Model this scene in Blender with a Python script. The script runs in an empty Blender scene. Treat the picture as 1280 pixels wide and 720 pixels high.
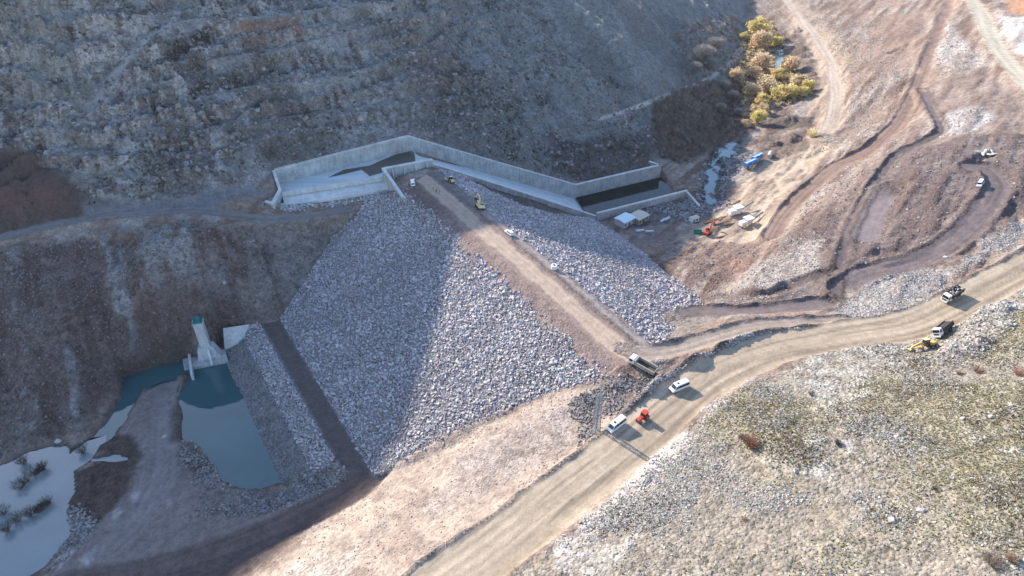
import bpy, math, random
import numpy as np
from mathutils import Vector, Matrix

random.seed(7)
rng = np.random.default_rng(7)
scene = bpy.context.scene
COL = scene.collection
R = math.radians

# ------------------------------------------------------------------ camera
CAM_H, PITCH, FPX = 140.0, 36.0, 865.0          # metres above the dam crest, degrees down, focal length in photo pixels
cam_d = bpy.data.cameras.new('camera')
cam_d.sensor_width = 36.0
cam_d.lens = FPX / 1280.0 * 36.0
cam_d.clip_start = 1.0
cam_d.clip_end = 6000.0
cam = bpy.data.objects.new('camera', cam_d)
cam.location = (0, 0, CAM_H)
cam.rotation_euler = (R(90 - PITCH), 0, 0)
COL.objects.link(cam)
scene.camera = cam

# ------------------------------------------------------------------ sky, sun, exposure
SUN_EL = 26.0
SUN_AZ = np.array([-0.72, 0.69]); SUN_AZ /= np.linalg.norm(SUN_AZ)     # horizontal direction towards the sun
world = bpy.data.worlds.new('World'); scene.world = world
world.use_nodes = True
wn = world.node_tree.nodes; wl = world.node_tree.links
bg = wn['Background']
sky = wn.new('ShaderNodeTexSky')
sky.sky_type = 'NISHITA'; sky.sun_disc = False
sky.sun_elevation = R(SUN_EL)
sky.sun_rotation = math.atan2(SUN_AZ[0], SUN_AZ[1])
sky.altitude = 1500.0; sky.air_density = 1.0; sky.dust_density = 1.1; sky.ozone_density = 1.0
wl.new(sky.outputs[0], bg.inputs[0])
bg.inputs[1].default_value = 0.15
sun_d = bpy.data.lights.new('sun', 'SUN')
sun_d.energy = 3.4; sun_d.angle = R(0.55); sun_d.color = (1.0, 0.90, 0.77)
sun = bpy.data.objects.new('sun', sun_d)
sv = Vector((SUN_AZ[0] * math.cos(R(SUN_EL)), SUN_AZ[1] * math.cos(R(SUN_EL)), math.sin(R(SUN_EL))))
sun.rotation_euler = sv.to_track_quat('Z', 'Y').to_euler()
sun.location = (-200, 200, 300)
COL.objects.link(sun)
scene.view_settings.view_transform = 'Standard'
scene.view_settings.look = 'None'
scene.view_settings.gamma = 1.0
scene.view_settings.use_curve_mapping = False
scene.view_settings.exposure = 1.56

# ------------------------------------------------------------------ surveying helpers
_t = R(PITCH)
_fw = np.array([0, math.cos(_t), -math.sin(_t)]); _up = np.array([0, math.sin(_t), math.cos(_t)])
def ray(u, v):
    return FPX * _fw + (u - 640.0) * np.array([1., 0, 0]) - (v - 360.0) * _up
def un(u, v, z):
    """point at height z that is seen at photo pixel (u, v)"""
    d = ray(u, v); s = (z - CAM_H) / d[2]
    return np.array([0, 0, CAM_H]) + d * s

def _hash(ix, iy, seed):
    h = (ix.astype(np.int64) * 374761393 + iy.astype(np.int64) * 668265263 + seed * 974634777) & 0x7fffffff
    h = ((h ^ (h >> 13)) * 1274126177) & 0x7fffffff
    h = (h ^ (h >> 16)) & 0xffff
    return h / 65535.0
def vnoise(x, y, seed=0):
    x = np.asarray(x, float); y = np.asarray(y, float)
    ix = np.floor(x); iy = np.floor(y); fx = x - ix; fy = y - iy
    fx = fx * fx * fx * (fx * (fx * 6 - 15) + 10); fy = fy * fy * fy * (fy * (fy * 6 - 15) + 10)
    a = _hash(ix, iy, seed); b = _hash(ix + 1, iy, seed); c = _hash(ix, iy + 1, seed); d = _hash(ix + 1, iy + 1, seed)
    return ((a * (1 - fx) + b * fx) * (1 - fy) + (c * (1 - fx) + d * fx) * fy) * 2 - 1
def fbm(x, y, wl_, octv=4, seed=0, gain=0.5, ridged=False):
    s = 0; amp = 1.0; tot = 0; f = 1.0 / wl_
    ca, sa = math.cos(0.6), math.sin(0.6)
    for k in range(octv):
        n = vnoise(x * f, y * f, seed + k * 17)
        if ridged: n = 1 - 2 * np.abs(n)
        s = s + n * amp; tot += amp; amp *= gain; f *= 2.03
        x, y = x * ca - y * sa + 13.7, x * sa + y * ca - 7.1
    return s / tot
def sstep(a, b, x):
    t = np.clip((x - a) / (b - a), 0, 1); return t * t * (3 - 2 * t)

# ------------------------------------------------------------------ grid of the ground sheet
def spaced(lo, hi, c0, c1, fine, grow, cap, grow2=None):
    mid = list(np.arange(c0, c1 + 1e-6, fine)); left = []; s = fine; x = c0
    while x > lo: s = min(s * grow, cap); x -= s; left.append(x)
    right = []; s = fine; x = mid[-1]
    while x < hi: s = min(s * (grow2 or grow), cap); x += s; right.append(x)
    return np.array(left[::-1] + mid + right)
XS = spaced(-900, 1000, -205, 215, 0.85, 1.05, 30, 1.014)
YS = spaced(-260, 1900, 84, 350, 0.78, 1.012, 40)
GX, GY = np.meshgrid(XS, YS)              # [row y, col x]

def sample(F, x, y):
    x = np.asarray(x, float); y = np.asarray(y, float)
    i = np.clip(np.searchsorted(XS, x) - 1, 0, len(XS) - 2); j = np.clip(np.searchsorted(YS, y) - 1, 0, len(YS) - 2)
    fx = np.clip((x - XS[i]) / (XS[i + 1] - XS[i]), 0, 1); fy = np.clip((y - YS[j]) / (YS[j + 1] - YS[j]), 0, 1)
    return (F[j, i] * (1 - fx) + F[j, i + 1] * fx) * (1 - fy) + (F[j + 1, i] * (1 - fx) + F[j + 1, i + 1] * fx) * fy

def seen(u, v, F=None):
    """where the line of sight through photo pixel (u, v) meets the ground"""
    F = Z if F is None else F
    d = ray(u, v); d = d / np.linalg.norm(d)
    t = np.arange(70.0, 1500.0, 0.5)
    x = d[0] * t; y = d[1] * t; z = CAM_H + d[2] * t
    below = z < sample(F, x, y)
    k = int(np.argmax(below)) if below.any() else len(t) - 1
    a = t[max(k - 1, 0)]; b = t[k]
    for _ in range(14):
        m = 0.5 * (a + b)
        if CAM_H + d[2] * m < sample(F, d[0] * m, d[1] * m): b = m
        else: a = m
    m = 0.5 * (a + b)
    return np.array([d[0] * m, d[1] * m, CAM_H + d[2] * m])

def seg_field(P, x, y):
    """distance to polyline P (n,k>=2), signed side, and values of its further columns at the nearest point"""
    best = np.full(x.shape, 1e18); side = np.zeros(x.shape); along = np.zeros(x.shape)
    val = np.zeros(x.shape + (P.shape[1] - 2,)) if P.shape[1] > 2 else None
    acc = 0.0
    for a, b in zip(P[:-1], P[1:]):
        d = b[:2] - a[:2]; L2 = max(d @ d, 1e-9)
        t = np.clip(((x - a[0]) * d[0] + (y - a[1]) * d[1]) / L2, 0, 1)
        px = x - (a[0] + t * d[0]); py = y - (a[1] + t * d[1])
        q = px * px + py * py; m = q < best
        best = np.where(m, q, best); side = np.where(m, d[0] * py - d[1] * px, side)
        along = np.where(m, acc + t * math.sqrt(L2), along); acc += math.sqrt(L2)
        if val is not None:
            val = np.where(m[..., None], a[2:] + t[..., None] * (b[2:] - a[2:]), val)
    return np.sqrt(best), side, along, val

# ------------------------------------------------------------------ natural ground: surveyed points
PX = """0 300 -3;120 272 -2.5;250 265 -3;330 270 -5;400 267 -7.5;440 264 -9;370 262 -7;430 252 -7.5
0 430 -24;100 400 -20;100 480 -34;200 380 -19;200 440 -37;320 330 -15;330 380 -27;400 300 -14;390 350 -25;260 320 -8;260 380 -22;50 340 -10
150 320 -10;0 360 -12;300 400 -33;350 400 -35;430 280 -12;290 410 -38;30 500 -36
0 585 -44;60 560 -44;120 545 -44;150 500 -44;190 462 -44.5;240 452 -45;285 445 -44
190 520 -42;200 600 -41.5;120 680 -41.8;150 580 -43;250 630 -41;300 640 -40;230 700 -39.5;60 720 -42.5;0 640 -46.5;40 700 -46.5;300 520 -49;320 580 -48;240 500 -48;340 560 -48;60 610 -46
300 675 -38;400 632 -36.5;465 592 -34.5;200 720 -38.5
345 720 -31;420 665 -28;500 640 -21;470 700 -16;560 570 -23;560 540 -27;640 505 -15;720 480 -5.5;770 468 -2.5;480 590 -33
560 620 -16.5;620 560 -13;640 600 -8;700 540 -6.5;700 575 -4.5;600 650 -7.5;540 690 -6.5;660 620 -4;745 540 -4;400 715 -23
560 720 -3.5;640 660 -3;700 610 -2.5;760 560 -2;820 510 -1.5;880 470 -1;960 435 0;1060 415 1;1140 410 2;1200 380 4;1280 335 7
800 450 0;860 432 0.3;920 412 0;1000 405 0.5
690 690 0.5;760 640 1.5;850 560 2.5;900 500 3;1000 450 4;1080 432 4.5;800 720 8;900 640 9;1000 560 12;1100 500 12;1180 455 10;1280 420 15;1250 385 11;1000 720 16;1100 640 18;1200 560 19;1280 500 21;1280 640 25;1180 720 24;1280 720 28;1160 425 4;1220 400 8
1100 380 -1;1150 355 0.5;1220 315 3;1280 270 5;1040 385 -5;1050 310 -8;950 385 -8;900 390 -10;860 400 -12;840 385 -18
880 350 -24;900 335 -29;860 312 -37;930 315 -27;980 335 -17;1000 275 -20;1050 240 -13;1100 260 -6;1150 230 0;1200 200 5;1280 180 12;1200 280 2;1280 230 8;1120 310 -4;960 360 -13
880 290 -38;930 260 -37.5;960 230 -37;900 265 -39;960 290 -33;1000 200 -36;1040 150 -36;1040 80 -38;1020 30 -40;1000 0 -41;830 290 -38.5;790 285 -38.5;845 262 -41;740 275 -38;700 265 -37;650 250 -30
600 235 -16;560 225 -8
1040 215 -30;1120 155 -19;1150 110 -13;1170 60 -7;1180 20 -2;1220 0 2;1250 50 4;1280 95 8;1080 100 -24;1080 40 -26;1100 200 -10;1200 130 0;1240 150 6;1280 140 10;1060 180 -24;1060 0 -32;1130 0 -15
885 255 -44;890 215 -45;912 185 -45;925 150 -45.5;945 110 -46;970 75 -46.5;955 20 -47;900 240 -43;915 215 -42;940 195 -40;960 160 -42;1000 110 -42;990 50 -43"""
ctl = [un(*map(float, q.split())) for line in PX.split('\n') for q in line.split(';')]
BASE = [(-120, 300, -2), (0, 288, -2), (150, 258, 0), (300, 243, 0), (345, 213, 2), (510, 165, 3), (600, 198, -13), (720, 227, -36), (820, 198, -38),
        (900, 165, -43), (925, 100, -44.5), (930, 40, -45.5), (930, -20, -46)]
base_w = [un(*b) for b in BASE]
base_w = [base_w[0] + [-330, -200, -2]] + base_w + [base_w[-1] + [150, 560, -3]]
base_w = np.array(base_w)
for a, b in zip(base_w[:-1], base_w[1:]):
    n = max(1, int(np.linalg.norm(b - a) / 25))
    for k in range(n): ctl.append(a + (b - a) * k / n)
OUT = [(0, 30, -2), (40, 40, 8), (80, 40, 22), (140, 40, 32), (220, 60, 38), (-40, 70, -14), (-90, 60, -38), (-150, 60, -46), (-300, 130, -46), (-300, 0, -46), (-420, 40, -46),
       (220, 150, 26), (260, 220, 16), (330, 260, 22), (330, 380, 20), (420, 500, 26), (520, 700, 40), (420, 900, 10), (340, 900, -30), (700, 500, 60), (700, 900, 70), (900, 300, 70),
       (0, -100, 10), (200, -100, 60), (-200, -150, -30), (500, 50, 80), (600, 1500, 60), (900, 1700, 90), (-240, 180, -20), (-230, 160, -40), (-280, 200, -20)]
ctl = np.array(ctl + [np.array(o, float) for o in OUT])
def rbf_fit(P, c=9.0, lam=0.02):
    d = np.sqrt(((P[:, None, :2] - P[None, :, :2]) ** 2).sum(-1) + c * c)
    n = len(P); A = np.zeros((n + 3, n + 3)); A[:n, :n] = d - np.eye(n) * lam * 30
    A[:n, n] = 1; A[:n, n + 1:] = P[:, :2] / 100; A[n, :n] = 1; A[n + 1:, :n] = (P[:, :2] / 100).T
    return np.linalg.solve(A, np.concatenate([P[:, 2], np.zeros(3)]))
def rbf_eval(P, w, x, y, c=9.0):
    z = w[-3] + w[-2] * x / 100 + w[-1] * y / 100
    for k in range(len(P)): z = z + w[k] * np.sqrt((x - P[k, 0]) ** 2 + (y - P[k, 1]) ** 2 + c * c)
    return z
_w = rbf_fit(ctl)
Z = rbf_eval(ctl, _w, GX, GY)

# the mountain behind the spillway: rises from its foot line, its crest throws the long shade over the valley
dist, side, along, val = seg_field(base_w, GX, GY)
along = along - (math.hypot(*(base_w[1] - base_w[0])[:2]) - 263.0)
BEHIND = side > 0
MT = sstep(-1.0, 6.0, np.where(BEHIND, dist, -dist))          # 1 on the mountain
wob = fbm(GX, GY, 70, 3, 5)
gl = fbm(GX * 0.72 + GY * 0.69, (GY * 0.72 - GX * 0.69) * 0.25, 34, 3, 31)     # gullies running down the face
hill = val[..., 0] + dist * (0.73 + 0.06 * wob) + sstep(10, 80, dist) * (6.0 * wob + 8.0 * gl)
# rock ledges: steep faces between narrow sloping shelves
_q = hill / 8.5 + 1.0 * fbm(GX, GY, 60, 3, 61) + 0.3 * fbm(GX, GY, 16, 3, 62) - 0.004 * GX
_fr = _q - np.floor(_q); LEDGE = sstep(0.0, 0.42, _fr); FACE = (_fr < 0.42) * (1 - np.abs(_fr / 0.42 * 2 - 1))
_led = (LEDGE - _fr) * 8.5 * (0.85 + 0.7 * fbm(GX, GY, 40, 2, 63))
hill = hill + _led * sstep(3, 16, dist) * np.interp(along, [0, 380, 600, 700], [1, 1, 0.25, 0.1])
steep = sstep(300, 520, along)
hill = hill - steep * dist * 0.16
WK = np.array([-400, -50, 24, 75, 84, 112, 148, 159, 171, 190, 213, 262, 287, 304, 348, 398, 413, 486, 580, 800, 1600.])
KK = np.array([-100, -100, -99, -96, -91.5, -87.5, -86, -82.5, -82, -83, -89, -103, -106, -106, -117, -125, -131, -154, -180, -230, -420.])
aa = GX * SUN_AZ[0] + GY * SUN_AZ[1]; ww = GX * SUN_AZ[1] - GY * SUN_AZ[0]
cap = np.interp(ww, WK, KK) + aa * math.tan(R(SUN_EL))
hill = hill + sstep(115, 190, dist) * np.maximum(cap + 4 - hill, 0) * (1 - sstep(225, 260, ww))
ex = hill - cap
hill = np.where(ex > 0, cap - 0.35 * np.minimum(ex, 150), hill)
top_ = np.interp(ww, [-100, 40, 110, 190, 320, 500], [240, 235, 200, 165, 105, 70]) + 10 * fbm(GX, GY, 130, 3, 65) - 0.3 * np.clip(dist - 330, 0, 500)
hill = np.where(hill > top_, top_ + 0.04 * (hill - top_), hill)
Z = np.where(BEHIND, np.maximum(hill, val[..., 0] + 0.25 * dist * (along > 620)), Z)
Z = np.minimum(Z, 215 + 0.1 * Z)

# ------------------------------------------------------------------ dam geometry (surface heights only, meshed further down)
DA = np.array([36.38, 157.62]); DC = np.array([-.5408, .8412]); DN = np.array([-.8412, -.5408])   # axis point, along the crest, upstream
PROF_P = np.array([-140, -86, -10.5, -8.5, -4, 0, 4, 9, 11.5, 76.5, 83.5, 85.5, 90.5, 104, 130])
PROF_Z = np.array([-64.6, -38.2, -1.3, -0.7, -0.15, 0, -0.1, -0.9, -1.9, -34.2, -34.0, -33.2, -37.2, -46.5, -58])
def dam_uv(x, y):
    return (x - DA[0]) * DC[0] + (y - DA[1]) * DC[1], (x - DA[0]) * DN[0] + (y - DA[1]) * DN[1]
def dam_xy(u, p):
    return DA[0] + u * DC[0] + p * DN[0], DA[1] + u * DC[1] + p * DN[1]
_u, _p = dam_uv(GX, GY)
ZD = np.interp(_p, PROF_P, PROF_Z)
ZD = np.where((_u > -60) & (_u < 220) & (np.abs(_p) < 128), ZD, -90)

def poly_sd(P, x, y):
    """signed distance to a closed polygon, positive inside"""
    P = np.asarray(P)[:, :2]
    best = np.full(x.shape, 1e18); ins = np.zeros(x.shape, bool)
    for a, b in zip(P, np.roll(P, -1, 0)):
        d = b - a; L2 = max(d @ d, 1e-9)
        t = np.clip(((x - a[0]) * d[0] + (y - a[1]) * d[1]) / L2, 0, 1)
        best = np.minimum(best, (x - a[0] - t * d[0]) ** 2 + (y - a[1] - t * d[1]) ** 2)
        c = (a[1] > y) != (b[1] > y)
        ins ^= c & (x < d[0] * (y - a[1]) / (d[1] if abs(d[1]) > 1e-9 else 1e-9) + a[0])
    return np.where(ins, 1, -1) * np.sqrt(best)
def win(P, pad):
    P = np.asarray(P)
    i0, i1 = np.searchsorted(XS, [P[:, 0].min() - pad, P[:, 0].max() + pad]); j0, j1 = np.searchsorted(YS, [P[:, 1].min() - pad, P[:, 1].max() + pad])
    return slice(max(j0 - 1, 0), j1 + 1), slice(max(i0 - 1, 0), i1 + 1)
def pts(s):
    v = [float(a) for a in s.replace(',', ' ').split()]
    return list(zip(v[0::2], v[1::2]))

FOOT = np.array([seen(u, v, ZD) for u, v in pts("""786,452 745,474 700,487 640,507 600,523 560,542 510,570 482,585 470,592 440,590 418,575 395,590 370,594""")]
    + [np.array([*dam_xy(44, 108), 0]), np.array([*dam_xy(125, 108), 0])]
    + [seen(u, v, ZD) for u, v in pts("""283,418 320,404 347,402 365,375 385,345 420,292 448,258 480,246 503,240 520,226 548,213 572,216 600,233 650,257 700,270 742,274
       790,305 832,340 862,362 885,378 850,402 832,430 806,441""")])

# crags, rubble and hummocks
NS = {}
NS['crag'] = fbm(GX + 3 * vnoise(GX / 9, GY / 9, 3), GY, 17, 5, 11, 0.55, True)
NS['crag2'] = fbm(GX * .8 + GY * .6, (GY * .8 - GX * .6) * .55, 6.5, 4, 15, 0.6, True)
NS['rib'] = fbm(along, dist * 0.22, 4.5, 4, 16, 0.6, True)
NS['lump'] = fbm(GX, GY, 11, 4, 23)
NS['big'] = fbm(GX, GY, 45, 3, 41)
NS['fine'] = fbm(GX, GY, 3.6, 3, 57, 0.6)
NS['mid'] = fbm(GX, GY, 22, 4, 77)
near_hill = poly_sd([seen(u, v) for u, v in pts("600,735 690,680 780,620 860,540 920,490 1010,445 1090,428 1150,425 1175,405 1225,380 1300,350 1330,760")], GX, GY)
FORE = sstep(-1.5, 3, near_hill)
out = 1 - MT
Z = Z + MT * sstep(0, 12, dist) * (1 - 0.85 * sstep(105, 150, dist)) * (3.6 * NS['crag'] + 3.6 * NS['crag2'] * (0.4 + FACE) + 1.5 * NS['fine'] + 4.2 * NS['rib'] * (0.2 + FACE)) * np.interp(along, [0, 350, 560, 2000], [1, 1, 0.35, 0.35])
dozed = fbm(GX * 0.40 - GY * 0.30, GX * 0.045 + GY * 0.06, 2.2, 4, 101, 0.6)
RIGHT = out * (1 - FORE) * sstep(8, 30, GX - 0.12 * GY) * sstep(200, 225, GY + 0.2 * GX)
Z = Z + out * (1 - FORE) * (0.55 * NS['lump'] + 0.22 * NS['fine']) + RIGHT * (1.3 * dozed + 0.5 * NS['lump'] + 0.3 * NS['fine'])
Z = Z + FORE * (0.9 * NS['lump'] + 0.35 * NS['fine'] + 1.2 * NS['big'])
# rock outcrop beside the road
oc = poly_sd([seen(u, v) for u, v in pts("1172,446 1192,420 1225,386 1262,380 1262,410 1215,445")], GX, GY)
OUTC = sstep(-2, 2.5, oc)
Z = Z + OUTC * (1.7 + 1.5 * fbm(GX * .5 + GY * .85, (GY * .5 - GX * .85) * 0.33, 6, 4, 91, 0.6, True))
# erosion rills and strips of soil on the banks
bank_u = fbm((GX * 0.9 + GY * 0.44) * 1.0, (GY * 0.9 - GX * 0.44) * 0.16, 7, 4, 19)
leftbank = poly_sd([seen(u, v) for u, v in pts("-40,320 120,292 300,285 440,275 400,320 345,400 280,415 240,445 150,470 110,540 -40,590")], GX, GY)
LB = sstep(-2, 6, leftbank)
Z = Z + LB * (2.4 * bank_u + 0.8 * NS['fine'] + 0.9 * NS['crag2'])

litbank = sstep(-2, 5, poly_sd([seen(u, v) for u, v in pts('300,735 350,700 480,600 560,550 700,500 740,500 720,560 620,640 520,735')], GX, GY))
rill = fbm(GX * 0.75 + GY * 0.66, (GY * 0.75 - GX * 0.66) * 0.2, 4.5, 4, 119, 0.6)
Z = Z + litbank * (0.75 * rill + 0.35 * NS['lump'])

def bump_at(u, v, rx, h, ry=None, rot=0.0, rough=0.3, sd=1):
    """a heap (h > 0) or a pit (h < 0) at the place seen at (u, v)"""
    global Z
    c = seen(u, v); ry = ry or rx
    sl = win(np.array([[c[0], c[1]]]), max(rx, ry) * 1.6)
    x = GX[sl] - c[0]; y = GY[sl] - c[1]; ca, sa = math.cos(rot), math.sin(rot)
    q = np.sqrt(((x * ca + y * sa) / rx) ** 2 + ((y * ca - x * sa) / ry) ** 2) + 0.22 * vnoise(GX[sl] / (rx * .5), GY[sl] / (rx * .5), sd)
    Z[sl] += h * (1 - sstep(0.25, 1.0, q)) * (1 + rough * NS['fine'][sl])
    return c
# dam against the ground: the dam's edge falls exactly on its foot line
f = poly_sd(FOOT, GX, GY)
FT = f
Z = np.where(f > 0, np.minimum(Z, ZD - np.minimum(0.9 * f, 9)), Z)
ring = (f <= 0) & (f > -45) & (ZD > -80)
Z = np.where(ring, np.maximum(Z, ZD + 0.25 + 0.22 * f), Z)
Z = np.where((f <= 0) & (f > -22) & (ZD > -80) & (_p < 74), np.minimum(Z, ZD + 0.5 - 1.15 * f), Z)

# ------------------------------------------------------------------ water lines
WATER_Z = -44.0; RIVER_Z = -45.2
def shore(poly, zw, depth=3.0, lip=0.25, sl_=0.5, rag=0.7):
    global Z
    P = np.array([un(u, v, zw) for u, v in poly])
    sl = win(P, 14)
    d = poly_sd(P, GX[sl] + rag * vnoise(GX[sl] / 3, GY[sl] / 3, 8), GY[sl] + rag * vnoise(GX[sl] / 3, GY[sl] / 3, 9)) + (rag - 0.7) * 1.6 * vnoise(GX[sl] / 7, GY[sl] / 7, 10)
    z = Z[sl]
    z = np.where(d > 0, np.minimum(z, zw - np.minimum(d * sl_, depth) - 0.05), z)
    z = np.where((d <= 0) & (d > -6), np.maximum(z, zw + np.minimum(lip - d * 0.12, 0.9)), z)
    Z[sl] = z
    return P
POND = pts("217,520 222,505 230,482 236,468 242,452 286,444 300,480 320,520 345,560 368,594 348,606 312,613 287,609 275,592 262,574 252,556 237,552 218,556")
CHAN = pts("152,472 190,460 236,447 246,452 244,464 232,468 200,474 178,485 168,502 157,525 143,546 128,557 108,552 126,536 144,508 153,490")
STREAM = pts("-80,612 0,583 30,568 60,560 85,557 89,566 96,560 110,552 126,549 125,560 113,575 93,590 90,620 83,645 88,664 62,700 48,722 30,770 -80,770")
INLET = pts("112,574 130,570 152,568 165,571 160,577 130,578 116,580")
RIV = pts("876,258 880,235 884,210 893,192 912,178 926,178 917,194 902,206 897,232 894,258")
RIVFAR = pts("966,60 978,60 984,72 974,88 964,82")
w_pond = shore(POND, WATER_Z, 4); w_chan = shore(CHAN, WATER_Z, 2); w_str = shore(STREAM, WATER_Z, 2.5); w_inl = shore(INLET, WATER_Z, 0.6)
w_riv = shore(RIV, RIVER_Z, 1.2, 0.12, 0.25, 2.6); w_riv2 = shore(RIVFAR, RIVER_Z - 1, 1.5)
for q_, d_ in ((POND, 4), (CHAN, 2), (STREAM, 2.5), (INLET, 0.6)): shore(q_, WATER_Z, d_, -99)
PUD1 = pts("213,594 219,590 230,590 234,598 226,603 214,602"); PUD2 = pts("210,527 218,520 221,530 214,536")

# ------------------------------------------------------------------ spillway excavation
SPZ = -4.5
SPW = {}
def cut(poly3, z_of, pad=6, hard=1.2, grow=0.0):
    """set the ground to a given height inside a polygon"""
    global Z
    P = np.array(poly3); sl = win(P, pad + 3)
    d = poly_sd(P, GX[sl], GY[sl]) + grow; m = sstep(-hard, 0.2, d)
    Z[sl] = Z[sl] * (1 - m) + z_of(GX[sl], GY[sl]) * m
BL = un(343, 212, 2.0); BC = un(510, 170, 3.0); WL = un(352, 240, -3.0); I0 = un(480, 209, 2.0)
N0 = un(541, 214, -4.5)
B1 = un(720, 231, -36.0); B2 = un(827, 206, -36.0); N2 = un(858, 237, -36.0)
_d = (B2 - B1)[:2]; _d /= np.linalg.norm(_d)
N1 = np.array([*(N2[:2] - _d * np.linalg.norm((B2 - B1)[:2])), -36.0])
mid = lambda a, b, z: np.array([(a[0] + b[0]) / 2, (a[1] + b[1]) / 2, z])
CL = np.array([mid(BC, N0, -4.5), mid(B1, N1, -44.5), mid(B2, N2, -44.5)])
def chan_z(x, y):
    return seg_field(CL, x, y)[3][..., 0] - 1.5
# bank on the near side of the chute, level with its wall
def bank_z(x, y):
    return seg_field(CL, x, y)[3][..., 0] + 4.2 + 0.8 * vnoise(x / 5, y / 5, 4)
off = lambda a, b, k: np.array([a[0] + (a[0] - b[0]) * k, a[1] + (a[1] - b[1]) * k, 0])
cut([N0, N1, off(N1, B1, 0.35), off(N0, BC, 0.2)], bank_z, 8, 7)
cut([off(N1, B1, 0.06), off(N2, B2, 0.06), off(N2, B2, 0.5), off(N1, B1, 0.5)], lambda x, y: -40.0 + 0.6 * vnoise(x / 4, y / 4, 4), 6, 5)
cut([BL, BC, N0, I0, WL], lambda x, y: -6.4 + 0 * x, 4, 0.3, 1.0)
cut([BC, B1, B2, N2, N1, N0], chan_z, 4, 0.3, 1.0)
APR = [un(352, 240, -3), un(480, 220, -3), un(486, 246, -7.0), un(352, 258, -7.0)]
cut(APR, lambda x, y: -7.6 + 0.5 * NS['fine'][:1, :1] + 0 * x, 4, 2.5)

# ------------------------------------------------------------------ roads and tracks
def smooth(a, n):
    k = np.ones(2 * n + 1); k /= k.sum()
    p = np.concatenate([np.repeat(a[:1], n, 0), a, np.repeat(a[-1:], n, 0)])
    return np.convolve(p, k, 'valid')
ROADS = {}
def road(key, s, width, shoulder=3.0, berm=(0, 0), crown=0.0, zsm=14, surf=None, rut=0.06, width2=None):
    """lays a graded track through the places seen at the given pixels"""
    global Z
    S = np.maximum(Z, np.where(FT > 0, ZD, -90)) if surf is None else surf
    P = np.array([seen(u, v, S) for u, v in pts(s)])
    L = np.concatenate([[0], np.cumsum(np.linalg.norm(np.diff(P[:, :2], axis=0), axis=1))])
    q = np.arange(0, L[-1], 2.0)
    C = np.stack([smooth(np.interp(q, L, P[:, k]), 4 if k < 2 else zsm) for k in range(3)], 1)
    W = np.interp(q, [0, q[-1]], [width, width2 or width])
    C = np.concatenate([C, W[:, None]], 1)
    sl = win(C, width + shoulder + 6)
    x, y = GX[sl], GY[sl]
    d, sd, al, val = seg_field(C, x, y)
    hw = val[..., 1] / 2
    e = d + 0.5 * vnoise(x / 5, y / 5, 6) + 0.25 * vnoise(x / 1.7, y / 1.7, 7)
    m = 1 - sstep(0, 1, (e - hw) / shoulder)
    sg = np.sign(sd)
    zt = val[..., 0] - crown * (d / hw) ** 2 - rut * np.exp(-((np.abs(np.abs(d) - 1.0)) / 0.45) ** 2) + 0.05 * NS['fine'][sl]
    Z[sl] = Z[sl] * (1 - m) + zt * m
    for k, b in ((1, berm[0]), (-1, berm[1])):
        if b:
            bb = b * np.exp(-((e - hw - 1.3) / 0.95) ** 2) * (0.75 + 0.4 * vnoise(x / 4.0, y / 4.0, 12)) * (sg == k)
            Z[sl] += np.maximum(bb, 0)
    full = np.full(GX.shape, 1e3); fa = np.zeros(GX.shape); fs = np.zeros(GX.shape)
    full[sl] = e - hw; fa[sl] = al; fs[sl] = d * sg
    endm = np.linalg.norm
    ROADS[key] = (full, C, fs, fa)
    return C
# benches cut across the mountain
road('path_a', '96,156 112,135 135,102 165,68 200,30 250,22 330,22 430,8 500,0', 4.6, 3.5, zsm=5)
road('path_b', '60,182 120,192 200,194 290,187 345,165 430,160', 2.6, 3.0, zsm=5)
road('path_c', '245,120 330,106 440,92 520,62 570,40', 2.4, 3.0, zsm=5)
road('path_d', '255,74 340,64 420,42 520,20', 2.4, 3.0, zsm=5)
road('path_e', '735,152 780,140 815,126 850,112 880,102 915,78 925,60', 4.0, 3.0, zsm=6)
road('path_f', '300,155 400,140 480,130 560,120 640,112', 2.0, 3.5, zsm=5)
# around the site
road('left_road', '-60,315 0,296 60,281 130,270 200,264 250,262 300,267 345,276 392,272 430,264 446,258', 5.5, 3.0, (0, 0.6))
road('left_ledge', '100,291 160,288 220,285 280,280', 2.0, 2.5)
road('quarry_road', '1190,0 1180,20 1168,50 1155,85 1140,125 1120,158 1090,185 1040,215 1000,245 978,275 962,298', 7.5, 3.0, (0.9, 1.9))
road('valley_road', '965,-25 990,10 1020,45 1040,80 1046,120 1040,150 1030,165', 9.0, 4.0)
road('pale_road', '1195,-30 1225,15 1240,50 1262,80 1310,130', 11.0, 5.0, rut=0)
road('spur', '1150,112 1165,140 1180,162 1150,180 1120,195 1098,222 1075,262 1058,300 1045,345 1040,378', 4.0, 3.0, (1.2, 1.4))
road('tongue', '1112,232 1095,262 1078,300', 9.0, 4.0)
road('haul_loop', '1046,368 1075,345 1130,333 1180,312 1215,282 1240,250 1252,225 1230,205 1205,212', 8.5, 3.5, (1.8, 2.0))
road('haul_upper', '1100,330 1150,318 1190,290 1215,262 1225,245', 3.0, 2.0, (0.3, 0))
road('lower_track', '835,402 870,394 930,389 990,384 1040,378', 6.0, 2.5, (2.0, 0.8))
road('lower_edge', '880,376 950,368 1000,352 1045,335', 3.0, 2.5, (1.9, 0.0))
road('upper_track', '770,432 792,443 830,441 880,426 940,409 1000,403 1065,404', 6.0, 2.0, (1.7, 0.9), rut=0.12)
road('main_road', '475,795 525,748 570,714 645,662 712,612 775,565 832,514 886,472 962,437 1060,419 1140,410 1200,378 1280,335 1350,297', 14.5, 1.8, (1.9, 0.35), zsm=20, width2=12.5)
road('bed_track', '40,740 180,714 300,680 400,636 450,606 472,588', 9.0, 4.0, (0.5, 0.5))
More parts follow.
